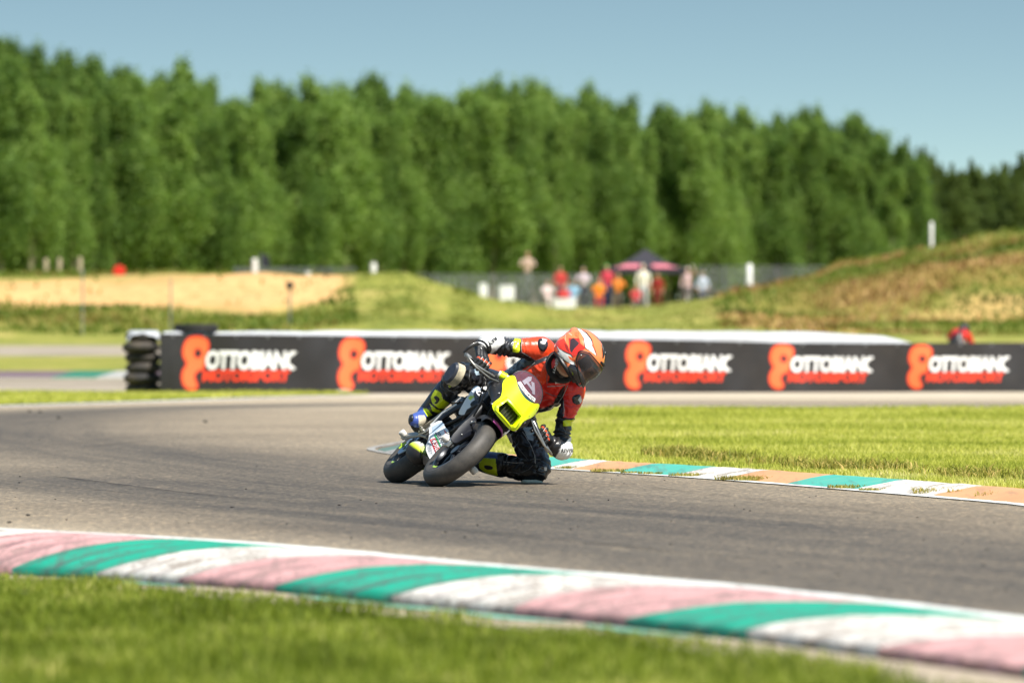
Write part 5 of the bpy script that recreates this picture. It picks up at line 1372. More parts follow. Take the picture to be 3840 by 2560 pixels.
def bars():
    for s in (-1, 1):
        tipz = .685 if s < 0 else .676
        m = MB(); m.tube([(-.165, s * .10, .715), (-.152, s * .17, .712), (-.148, s * .345, tipz)], .011, 12); o = sub(m, 'handlebar', K_STL, bike)
        g = MB(); n = 26
        g.tube([(-.150 + .002 * k / n, s * (.205 + .13 * k / n), .708 + (tipz - .708) * (.02 + .95 * k / n)) for k in range(n + 1)], [.0165 + .0014 * (k % 2) for k in range(n + 1)], 14); sub(g, 'grip', K_INK, o)
        e = MB(); e.tube([(-.148, s * .338, tipz), (-.148, s * .372, tipz - .004)], [.015, .013], 14); sub(e, 'bar_end', K_ALU, o)
        l = MB(); l.tube([(-.13, s * .15, .722), (-.10, s * .185, .708), (-.085, s * .26, .683), (-.090, s * .33, .664), (-.094, s * .355, .660)], [.009, .008, .0065, .006, .0075], 10, flat=.7); sub(l, 'lever', K_ALU, o)
        lg = MB(); lg.tube([(-.148, s * .368, tipz - .002), (-.10, s * .385, tipz - .012), (-.055, s * .36, .662), (-.035, s * .30, .655), (-.03, s * .20, .672), (-.045, s * .145, .70)], [.008, .0075, .006, .0055, .0055, .005], 10, flat=.7); sub(lg, 'lever_guard', K_STL if s < 0 else K_ALU, o)
        c = MB(); c.tube([(-.155, s * .165, .712), (-.152, s * .198, .710)], .022, 14); c.box((-.13, s * .165, .722), (.05, .028, .03), None, .005); sub(c, 'lever_clamp', K_BLK, o)
    r = MB(); r.tube([(-.11, -.168, .742), (-.10, -.108, .762)], .021, 18); ro = sub(r, 'brake_reservoir', K_BOB, bike)
    b_ = MB(); b_.tube([(-.108, -.158, .746), (-.1025, -.122, .7585)], .0245, 18); sub(b_, 'reservoir_sleeve', K_YEL, ro)
bars()

ho = MB(); ho.tube([(-.10, -.15, .735), (-.05, -.17, .66), (-.06, -.13, .56), (-.06, -.10, .47)], .0045, 8); ho.tube([(-.13, .16, .715), (-.06, .15, .64), (-.10, .10, .56)], .004, 8); ho.tube([(-.14, -.19, .705), (-.07, -.19, .63), (-.13, -.12, .55)], .004, 8)
tag(sub(ho, 'brake_hoses', K_INK, bike), None, None, None, 'stuff')
# ================================================================== rider
REFY = 32.8
def Z1(zx, zy, Y): return W(1400 + .42086 * zx, 1200 + .42086 * zy, Y)
def XZ(zx, zy):
    """drawing plane through the rider (upright, across the track) -> world x, z"""
    p = Z1(zx, zy, REFY); return (p.x, p.z)
def toZ(c):
    """world points -> coordinates in that upright drawing plane"""
    px = c[:, 0] * FOC / REFY + 1920; py = HOR - (c[:, 2] - CAMH) * FOC / REFY
    return np.stack([(px - 1400) / .42086, (py - 1200) / .42086], 1)
rider = empty('person', (-.12, 32.95, 0)); tag(rider, 'rider in black, red and white leathers and orange helmet, knee touching the track', 'person')
RINV = Matrix.Translation((.12, -32.95, 0))
def rpart(o): o.matrix_parent_inverse = RINV; return o
L_BODY = attr_mat('suit_leather', .34, .3, .08, 260, .2)
L_BOOT = attr_mat('boot_leather', .36, .2, .15, 200, .15)
L_GLOVE = attr_mat('glove_leather', .4, .15, .3, 300, .25)
L_ARM = pm('armour_gloss', S(34, 36, 42), .22, var=.25, coat=.6)
L_LOGO = pm('logo_white', S(226, 226, 224), .45, var=.05)
L_CREAM = pm('slider_cream', S(206, 196, 170), .7, var=.25, scale=40, dirt=S(90, 84, 70), dirtamt=.5)
L_SLID = pm('slider_navy', S(40, 46, 60), .5, var=.2, dirt=S(120, 112, 96), dirtamt=.3)
c3 = lambda r, g, b: np.array(S(r, g, b))[:3]
WRL = {-1: Vector((-.222, -.325, .775)), 1: Vector((-.215, .345, .733))}
WR = {s: B2W(WRL[s] + Vector((.0, 0, 0))) for s in (-1, 1)}

LIMB = {}
def limb(mb, name, pts, rad, n=16):
    P = [Vector(p) if isinstance(p, Vector) else Z1(*p) for p in pts]
    # smooth the chain
    Q = []; q = []
    for i in range(len(P) - 1):
        a = P[max(0, i - 1)]; b = P[i]; c = P[i + 1]; d = P[min(len(P) - 1, i + 2)]
        for t in np.linspace(0, 1, 5, endpoint=False):
            Q.append(.5 * ((2 * b) + (c - a) * t + (2 * a - 5 * b + 4 * c - d) * t * t + (3 * b - a - 3 * c + d) * t ** 3)); q.append(rad[i] * (1 - t) + rad[i + 1] * t)
    Q.append(P[-1]); q.append(rad[-1])
    mb.tube(Q, q, n); mb.ball(Q[0], q[0], 14); mb.ball(Q[-1], q[-1], 14)
    LIMB[name] = (np.array([tuple(p) for p in Q]), np.array(q))
def rings(mb, name, R_, n=22):
    V = []; F = []
    for (c, a, b) in R_:
        for k in range(n):
            t = 2 * math.pi * k / n; ct, st = math.cos(t), math.sin(t); e = .85
            V.append(c + a * (abs(ct) ** e * (1 if ct > 0 else -1)) + b * (abs(st) ** e * (1 if st > 0 else -1)))
    for i in range(len(R_) - 1):
        for k in range(n): F.append((i * n + k, i * n + (k + 1) % n, (i + 1) * n + (k + 1) % n, (i + 1) * n + k))
    F += [tuple(range(n))[::-1], tuple((len(R_) - 1) * n + k for k in range(n))]
    mb.add(V, F); LIMB[name] = (np.array([tuple(r[0]) for r in R_]), np.array([min(r[1].length, r[2].length) for r in R_]))

body_mb = MB()
shR, shL = Z1(1490, 268, 32.80), Z1(1772, 600, 32.84)
ax = (shL - shR).normalized(); sp = (Z1(1640, 440, 32.74) - Z1(1180, 720, 33.35)).normalized(); dp = ax.cross(sp).normalized()
rings(body_mb, 'torso', [(Z1(x, y, Y), ax * a, dp * b) for x, y, Y, a, b in ((1110, 775, 33.47, .09, .08), (1150, 740, 33.40, .15, .115), (1215, 700, 33.30, .165, .12), (1330, 632, 33.12, .152, .108), (1470, 560, 32.95, .172, .122), (1560, 490, 32.85, .178, .112), (1625, 440, 32.78, .12, .09), (1660, 425, 32.74, .075, .072), (1720, 395, 32.70, .058, .06))])
body_mb.ball(Z1(1420, 500, 33.12), (.11, .16, .09), 14)      # hump on the back
limb(body_mb, 'armR', [(1530, 300, 32.82), (1490, 262, 32.80), (1340, 252, 32.77), (1200, 246, 32.75), (1075, 212, 32.73), (1000, 222, 32.64), WR[-1]], [.075, .078, .059, .052, .060, .056, .036])
limb(body_mb, 'armL', [(1740, 560, 32.86), (1775, 620, 32.84), (1765, 730, 32.83), (1700, 900, 32.83), (1680, 1040, 32.83), (1692, 1155, 32.80), (1640, 1140, 32.70), WR[1]], [.074, .078, .060, .050, .050, .056, .052, .036])
limb(body_mb, 'legR', [(1110, 640, 33.34), (1060, 600, 33.28), (920, 535, 33.12), (775, 495, 32.97), (690, 590, 33.02), (600, 690, 33.08), (520, 780, 33.13)], [.105, .105, .090, .074, .066, .060, .05])
limb(body_mb, 'legL', [(1250, 800, 33.34), (1290, 880, 33.28), (1375, 1090, 33.14), (1468, 1330, 33.02), (1330, 1330, 33.08), (1180, 1292, 33.16), (1050, 1275, 33.22)], [.10, .102, .088, .078, .066, .060, .05])
body_mb.ball(Z1(1480, 1362, 33.0), (.055, .055, .05), 12); body_mb.ball(Z1(745, 478, 32.94), (.052, .05, .055), 12)
bme = voxel_mesh(body_mb, .005, 14, .5, 'body')

# creases: leather folds across the limbs near the joints
c = coords(bme); nr = normals(bme)
names = list(LIMB); D = []; TT = []
for nm in names:
    Q, q = LIMB[nm]; best = np.full(len(c), 9.); tb = np.zeros(len(c))
    for i in range(len(Q) - 1):
        ab = Q[i + 1] - Q[i]; L2 = ab @ ab; t = np.clip(((c - Q[i]) @ ab) / L2, 0, 1); d = np.linalg.norm(c - (Q[i] + t[:, None] * ab), axis=1) - (q[i] * (1 - t) + q[i + 1] * t)
        k = d < best; best[k] = d[k]; tb[k] = (i + t[k]) / (len(Q) - 1)
    D.append(best); TT.append(tb)
D = np.array(D); own = D.argmin(0); TT = np.array(TT); tpos = TT[own, np.arange(len(c))]
def fold(mask, centre, width, freq, amp):
    global c
    w = np.exp(-((tpos - centre) / width) ** 2) * mask
    ph = np.sin(tpos * freq * 6.283 + 2.2 * np.sin(toZ(c)[:, 0] * .035) + 1.7 * np.sin(toZ(c)[:, 1] * .05))
    c = c + nr * (w * amp * (np.abs(ph) ** .6 * np.sign(ph)))[:, None]
ix = {n: i for i, n in enumerate(names)}
fold(own == ix['armR'], .55, .2, 14, .005); fold(own == ix['armL'], .55, .3, 16, .005); fold(own == ix['legL'], .78, .16, 20, .0065); fold(own == ix['legL'], .3, .2, 14, .005); fold(own == ix['legR'], .6, .25, 15, .0045); fold(own == ix['torso'], .55, .3, 11, .005)
bme.vertices.foreach_set('co', c.astype(np.float32).ravel()); bme.update()
# paint
BLK = c3(24, 24, 26); RED = c3(232, 40, 28); RED_LIT = c3(246, 74, 34); WHT = c3(236, 236, 234); YEL = c3(222, 232, 20); GRY = c3(58, 60, 64)  # one red leather: sunlight on its upper parts is painted in as orange
col = np.tile(BLK, (len(c), 1)); z1 = toZ(c)
def reg(poly, color, limbs=None, extra=None):
    m = inpoly(z1, poly)
    if limbs: m &= np.isin(own, [ix[l] for l in limbs])
    if extra is not None: m &= extra
    col[m] = color
T_A = ('torso', 'armR')
reg([(1290, 470), (1345, 430), (1440, 375), (1600, 320), (1640, 400), (1590, 430), (1555, 560), (1720, 560), (1735, 600), (1690, 690), (1640, 730), (1510, 790), (1420, 760), (1250, 700), (1180, 600)], RED, ('torso',))
reg([(1300, 470), (1440, 375), (1600, 325), (1590, 430), (1555, 545), (1500, 580), (1380, 560)], RED_LIT, ('torso',))
reg([(1322, 120), (1640, 120), (1640, 290), (1440, 362), (1350, 290), (1322, 292)], RED_LIT, T_A)
reg([(1440, 362), (1625, 285), (1640, 318), (1450, 398), (1390, 420)], GRY, T_A)
reg([(1262, 120), (1316, 120), (1300, 290), (1240, 284)], YEL, ('armR',))
reg([(1150, 120), (1262, 120), (1240, 262), (1190, 262)], GRY, ('armR',))
reg([(880, 80), (1168, 80), (1172, 205), (1130, 232), (1095, 262), (1040, 330), (1000, 345), (930, 240)], WHT, ('armR',))
reg([(1715, 560), (1900, 500), (1900, 880), (1690, 868), (1700, 720), (1690, 690)], RED, ('armL',))
reg([(1690, 893), (1800, 885), (1800, 942), (1688, 944)], YEL, ('armL',))
reg([(1690, 950), (1800, 945), (1800, 1050), (1720, 1040)], GRY, ('armL',))
reg([(1755, 1040), (1820, 1040), (1820, 1300), (1560, 1300), (1640, 1190), (1672, 1110), (1715, 1090)], WHT, ('armL',))
reg([(1380, 1000), (1480, 1030), (1540, 1200), (1450, 1220), (1420, 1130)], GRY, ('legL',))
reg([(1330, 960), (1440, 960), (1425, 1080), (1380, 1070)], c3(176, 190, 200), ('legL',))
reg([(860, 440), (960, 455), (960, 560), (890, 590)], GRY, ('legR',))
skin = (own == ix['torso']) & (tpos > .90); col[skin] = c3(196, 158, 128)
# seams: thin dark joints between panels
attr_col(bme, 'paint', col); rpart(obj('body', bme, L_BODY, rider))
BVH = BVHTree.FromPolygons([tuple(p) for p in c], [tuple(p.vertices) for p in bme.polygons])

def cast(x, z, bvh=None, y0=31.0):
    h = (bvh or BVH).ray_cast(Vector((x, y0, z)), Vector((0, 1, 0)))
    return (h[0], h[1]) if h[0] is not None else (None, None)
def patch(name, poly, mat, height, parent=rider, bvh=None, rnd=1, step=.006, dome=.012, base=0.0, fix=True):
    """armour plate sitting on the body: outline in the drawing plane laid onto the surface"""
    L = smoothloop([XZ(*p) for p in poly], rnd); V2, F = flat_tri(L, (), step); B = np.array(resample(L, step))
    hit = [cast(x, z, bvh) for x, z in V2]; ys = [h[0].y for h in hit if h[0] is not None]; ym = float(np.median(ys)) if ys else 32.8
    top = []; bot = []; mn = Vector((0, 0, 0))
    for h in hit:
        if h[0] is not None: mn += h[1]
    mn = mn.normalized() if mn.length > 0 else Vector((0, -1, 0))
    for (x, z), (p, n) in zip(V2, hit):
        if n is not None: n = (n * .25 + mn).normalized()
        if p is None or p.y > ym + .12: p = Vector((x, ym + .06, z)); n = Vector((0, -1, 0))
        d = np.sqrt(((B - np.array([x, z])) ** 2).sum(1)).min(); k = min(1, d / dome); k = math.sqrt(max(0, 1 - (1 - k) ** 2))
        top.append(p + n * (base + height * (.25 + .75 * k))); bot.append(p - n * .006)
    V = np.array([tuple(p) for p in top]); m = MB(); n = len(V); VV = list(top) + list(bot); FF = [tuple(t) for t in F] + [tuple(i + n for i in t[::-1]) for t in F]
    ed = {(a, b) for t in F for a, b in zip(t, t[1:] + t[:1])}
    FF += [(b, a, a + n, b + n) for a, b in ed if (b, a) not in ed]
    m.add(VV, FF); o = m.build(name, mat, parent, angle=60); return rpart(o) if parent is rider else o
def write(word, a, b, h, mat, parent=rider, bvh=None, off=.004, bold=.02, name='lettering', flip=1):
    """word from zoom point a to b (baseline), capital height h in zoom units"""
    T, TF, tw = text2d(word, bold, 0, 1.0); A = np.array(XZ(*a)); Bp = np.array(XZ(*b)); d = Bp - A; n_ = np.array([-d[1], d[0]]) / np.linalg.norm(d) * (h * .42086 / FOC * REFY) * flip
    V = []; last = None
    for q in T:
        x, z = A + d * q[0] / tw + n_ * q[1]; p, n = cast(x, z, bvh)
        if p is None: p, n = (Vector((x, last if last else REFY, z)), Vector((0, -1, 0)))
        last = p.y; V.append(p + n * off)
    m = MB(); m.add(V, TF); o = m.build(name, mat, parent, smooth=False); return rpart(o) if parent is rider else o
INKT = pm('ink_text', S(24, 24, 26), .5); YELT = pm('yellow_text', S(214, 232, 40), .5)
patch('shoulder_armour', [(1462, 172), (1500, 160), (1556, 188), (1556, 246), (1512, 290), (1466, 246)], L_ARM, .010)
patch('armour_logo', [(1497, 172), (1545, 186), (1520, 228), (1508, 205)], L_LOGO, .002, base=.012, rnd=0)
patch('shoulder_armour', [(1768, 678), (1826, 655), (1852, 672), (1848, 738), (1820, 756), (1774, 738)], L_ARM, .010)
patch('armour_logo', [(1838, 670), (1846, 722), (1832, 738), (1814, 704)], L_LOGO, .002, base=.012, rnd=0)
patch('knee_armour', [(868, 440), (930, 448), (952, 520), (905, 572), (866, 545)], L_ARM, .010)
patch('armour_logo', [(898, 440), (922, 452), (930, 492), (902, 500), (888, 470)], pm('logo_pale_blue', S(160, 180, 194), .5), .002, base=.012, rnd=0)
patch('knee_armour', [(1445, 1330), (1490, 1288), (1538, 1298), (1542, 1350), (1512, 1374), (1455, 1362)], L_ARM, .012)
patch('armour_logo', [(1512, 1312), (1535, 1312), (1536, 1340), (1516, 1345)], L_LOGO, .002, base=.014, rnd=0)
# knee sliders
def slider_R():
    m = MB(); cen = Z1(722, 482, 32.90); nrm = Vector((-.62, -.55, .30)).normalized(); u = Vector((.58, 0, .62)); u = (u - nrm * u.dot(nrm)).normalized(); v = nrm.cross(u)
    def ring(off, a, b, sh=0): return [cen + nrm * off + u * (a * math.cos(t)) + v * (b * math.sin(t)) for t in np.linspace(0, 6.283, 28, endpoint=False)]
    R1, R2, R3 = ring(-.03, .072, .048), ring(.022, .070, .046), ring(.036, .058, .036); n = 28
    m.add(R1 + R2, [(i, (i + 1) % n, n + (i + 1) % n, n + i) for i in range(n)]); o = rpart(m.build('knee_slider', L_CREAM, rider)); o['label'] = 'cream-edged puck on the outer knee'
    k = MB(); k.add(R2 + R3 + [cen + nrm * .039], [(i, (i + 1) % n, n + (i + 1) % n, n + i) for i in range(n)] + [(n + i, n + (i + 1) % n, 2 * n) for i in range(n)]); k.build('slider_face', L_SLID, o)
slider_R()
sl = MB(); cx_ = Z1(1412, 1440, 33.0); sl.lathe([(.002, .0), (.002, .044), (.004, .050), (.010, .052), (.022, .04), (.022, 0)], 'z', (0, 0, 0), 30, closed=False); sl.v = [(cx_.x + 1.25 * p[0], 33.0 + p[1], p[2]) for p in sl.v]
o = rpart(sl.build('knee_slider', pm('slider_pale', S(196, 208, 196), .6, dirt=S(110, 110, 100)), rider)); o['label'] = 'pale puck of the inner knee scraping the track'
write("REV'IT!", (1082, 150), (968, 262), 30, INKT, flip=1)
write("REV'IT!", (1672, 1172), (1778, 1178), 34, INKT)
write("REV'IT!", (1636, 350), (1590, 480), 20, L_LOGO)
write("REV'IT!", (1622, 566), (1735, 556), 20, L_LOGO)
write("RECORD", (676, 600), (740, 574), 18, YELT)
# seams, piping and zips
M_SEAM = pm('seam_grey', S(96, 96, 98), .5); M_PIPE = pm('piping_light', S(170, 168, 164), .5)
def seam(pts, mat=M_SEAM, r=.0022, name='seam'):
    P = []
    pts = [XZ(*p) for p in pts]
    for a, b in zip(pts[:-1], pts[1:]):
        for t in np.linspace(0, 1, 9, endpoint=False):
            p, n = cast(a[0] + (b[0] - a[0]) * t, a[1] + (b[1] - a[1]) * t)
            if p is not None and (not P or (p - P[-1]).length < .05): P.append(p + n * .0012)
    if len(P) > 2: m = MB(); m.tube(P, r, 6); rpart(m.build(name, mat, rider))
seam([(1320, 285), (1400, 330), (1450, 365), (1600, 300)]); seam([(1325, 175), (1318, 230), (1322, 288)], M_PIPE); seam([(1168, 150), (1172, 205), (1110, 252), (1035, 325)])
seam([(1440, 378), (1380, 430), (1310, 480)], M_PIPE); seam([(1555, 430), (1545, 520), (1550, 575)]); seam([(1550, 590), (1640, 585), (1715, 575)], M_PIPE); seam([(1530, 640), (1600, 670), (1690, 680)]); seam([(1730, 585), (1690, 680), (1640, 745)], M_PIPE)
seam([(1695, 720), (1700, 800), (1695, 865)], M_PIPE); seam([(1690, 950), (1715, 1010), (1750, 1050)]); seam([(1672, 1110), (1660, 1150), (1625, 1200)])
seam([(1330, 1000), (1400, 1110), (1440, 1210), (1445, 1290)], M_PIPE); seam([(1250, 1080), (1330, 1190), (1390, 1260)]); seam([(1160, 1270), (1260, 1280), (1350, 1275)], M_PIPE); seam([(1200, 1360), (1300, 1370), (1380, 1340), (1430, 1290)]); seam([(1400, 1250), (1440, 1240), (1500, 1250)])
seam([(860, 440), (850, 520), (870, 590)]); seam([(960, 470), (1000, 540), (990, 600)], M_PIPE); seam([(640, 600), (700, 640), (760, 640)])
# collar
co = MB(); cp = Z1(1668, 418, 32.73); co.tube([Vector(cp) + ax * (.078 * math.cos(t)) + dp * (.076 * math.sin(t)) for t in np.linspace(0, 6.283, 28, endpoint=False)], .013, 8, closed=True, flat=1.7, up=tuple(sp)); rpart(co.build('collar', pm('collar_black', S(24, 24, 26), .6), rider))

# ---------------- boots
def boot(name, chain, rad, foot, frad, painter, label):
    mb = MB()
    keep = dict(LIMB); limb(mb, name, chain, rad); limb(mb, name + 'f', foot, frad); LIMB.clear(); LIMB.update(keep)
    me = voxel_mesh(mb, .0038, 8, .5, 'boot'); cc = coords(me); q = toZ(cc); colb = np.tile(c3(22, 28, 44), (len(cc), 1))
    for poly, color in painter: colb[inpoly(q, poly)] = color
    attr_col(me, 'paint', colb); o = rpart(obj('boot', me, L_BOOT, rider)); return o, BVHTree.FromPolygons([tuple(p) for p in cc], [tuple(p.vertices) for p in me.polygons])
LIMEY = c3(206, 222, 24); BLUE = c3(70, 92, 170); WARM = c3(226, 214, 190)
bR, bvR = boot('bootR', [(655, 628, 33.05), (600, 690, 33.08), (525, 775, 33.13), (462, 850, 33.17)], [.070, .067, .058, .054], [(480, 862, 33.20), (430, 880, 33.10), (372, 895, 32.99)], [.050, .050, .042],
    [([(545, 622), (600, 640), (632, 720), (672, 742), (640, 790), (575, 790), (520, 745), (505, 690)], LIMEY), ([(495, 745), (560, 800), (600, 812), (585, 835), (520, 815)], LIMEY),
     ([(300, 830), (400, 770), (470, 800), (480, 860), (400, 960), (330, 960)], BLUE), ([(398, 850), (450, 850), (480, 905), (430, 975), (400, 940)], WARM), ([(430, 790), (470, 790), (520, 850), (480, 870)], LIMEY), ([(300, 820), (345, 830), (352, 900), (300, 930)], c3(60, 64, 72))], '')
bL, bvL = boot('bootL', [(1140, 1290, 33.18), (1040, 1272, 33.23), (960, 1255, 33.29), (890, 1240, 33.36)], [.074, .068, .060, .054], [(880, 1240, 33.40), (800, 1190, 33.36), (760, 1150, 33.30)], [.05, .048, .04],
    [([(930, 1238), (1086, 1242), (1105, 1400), (1000, 1380), (940, 1330)], LIMEY), ([(900, 1150), (1130, 1150), (1110, 1242), (960, 1236)], c3(46, 76, 140)), ([(1100, 1150), (1200, 1150), (1200, 1420), (1112, 1420)], c3(30, 32, 38))], '')
# black emblems on the shin plates, toe slider, sole
patch('shin_emblem', [(530, 690), (552, 672), (590, 700), (580, 730), (556, 752), (536, 742), (560, 722)], K_BLK, .003, bR, bvR, rnd=1).matrix_parent_inverse = Matrix()
patch('shin_emblem', [(985, 1300), (1060, 1310), (1065, 1340), (1010, 1345), (985, 1325)], K_BLK, .003, bL, bvL, rnd=1)
patch('toe_slider', [(318, 845), (350, 838), (358, 890), (330, 905), (314, 880)], L_ARM, .008, bR, bvR, rnd=1)
so_ = MB(); so_.tube([Z1(488, 918, 33.22), Z1(430, 945, 33.10), Z1(372, 945, 33.0), Z1(345, 930, 32.97)], [.036, .038, .034, .02], 12, flat=.45); so_.build('sole', pm('sole_rubber', S(40, 38, 36), .8), bR)
for t, nm in ((0, 'cuff'),):
    k = MB(); p0, p1 = Z1(668, 640, 33.05), Z1(620, 610, 33.05)
# ---------------- gloves
def glove(s):
    """hand closed round the grip: palm behind the bar, four unequal fingers over the front, thumb below"""
    tipz = .685 if s < 0 else .676
    gz = lambda y: .708 + (tipz - .708) * ((abs(y) - .205) / .13)
    mb = MB(); fing = []
    ys = [.240, .264, .288, .310]; ln = [.96, 1.06, 1.0, .84]
    wr = WRL[s]
    for y, k in zip(ys, ln):
        g = Vector((-.149, s * y, gz(y))); f_ = lambda x, z: g + Vector((x * k, 0, z * k if z > 0 else z))
        P = [f_(-.012, .046), f_(.020, .044), f_(.044, .022), f_(.042, -.010), f_(.022, -.028), f_(.004, -.028)]
        mb.tube(P, [.0125, .0120, .0112, .0105, .0098, .0085], 12); mb.ball(P[-1], .0085, 10); mb.ball(P[1], .0132, 10); mb.ball(P[2], .0118, 10)
        mb.tube([wr + Vector((.0, s * (y - .275) * .5, 0)), (wr + P[0]) / 2 + Vector((0, s * (y - .275) * .3, .004)), P[0]], [.024, .019, .0135], 12); fing.append(P)
    g = Vector((-.149, s * .229, gz(.229)))
    mb.tube([wr + Vector((.03, -s * .02, -.015)), g + Vector((-.036, -s * .000, .004)), g + Vector((-.018, -s * .012, -.022)), g + Vector((.012, -s * .014, -.026))], [.019, .016, .0125, .0095], 12); mb.ball(g + Vector((.012, -s * .014, -.026)), .0095, 10)
    # gauntlet
    elb = BM.inverted() @ Z1(*((1000, 222, 32.64) if s < 0 else (1640, 1140, 32.70))); dirw = (elb - wr).normalized()
    mb.tube([wr - dirw * .012, wr + dirw * .022, wr + dirw * .046], [.035, .045, .054], 20)
    me = voxel_mesh(mb, .0032, 3, .4, 'glove'); cc = coords(me); colg = np.tile(c3(26, 26, 28), (len(cc), 1))
    for P in fing:      # orange bands across the middle finger joints, white stitching lines
        a = np.array(P[1] * .35 + P[2] * .65); d = np.linalg.norm((cc - a) * np.array([1, .9, 1]), axis=1); colg[d < .0125] = c3(226, 84, 40)
        a2 = np.array(P[1]); dz = cc - a2
    for yy in (.252, .276, .299):
        m = (np.abs(np.abs(cc[:, 1]) - yy) < .0016) & (cc[:, 0] > -.15) & (cc[:, 2] > .72); colg[m] = c3(206, 200, 192)
    attr_col(me, 'paint', colg)
    me.transform(BM); o = rpart(obj('glove', me, L_GLOVE, rider))
    # hard knuckle shells
    for P in fing:
        k = MB(); p = B2W(P[0] * .45 + P[1] * .55 + Vector((.004, 0, .006))); k.ball(p, (.0125, .0125, .0105), 10); k.build('knuckle_shell', L_ARM, o)
    # wrist strap
    w = MB(); pw = wr + dirw * .018; e1 = dirw.cross(Vector((0, 1, 0))).normalized(); e2 = dirw.cross(e1)
    w.tube([B2W(pw + e1 * (0.0445 * math.cos(t)) + e2 * (0.0445 * math.sin(t))) for t in np.linspace(0, 6.283, 24, endpoint=False)], .006, 6, closed=True, flat=1.6); w.build('wrist_strap', K_BLK, o)
    if s < 0:
        t = MB(); t.tube([Z1(935, 205, 32.55), Z1(890, 222, 32.53), Z1(845, 248, 32.52), Z1(802, 290, 32.52)], [.012, .011, .009, .005], 8, flat=.4); t.build('strap_end', K_BLK, o)
glove(-1); glove(1)

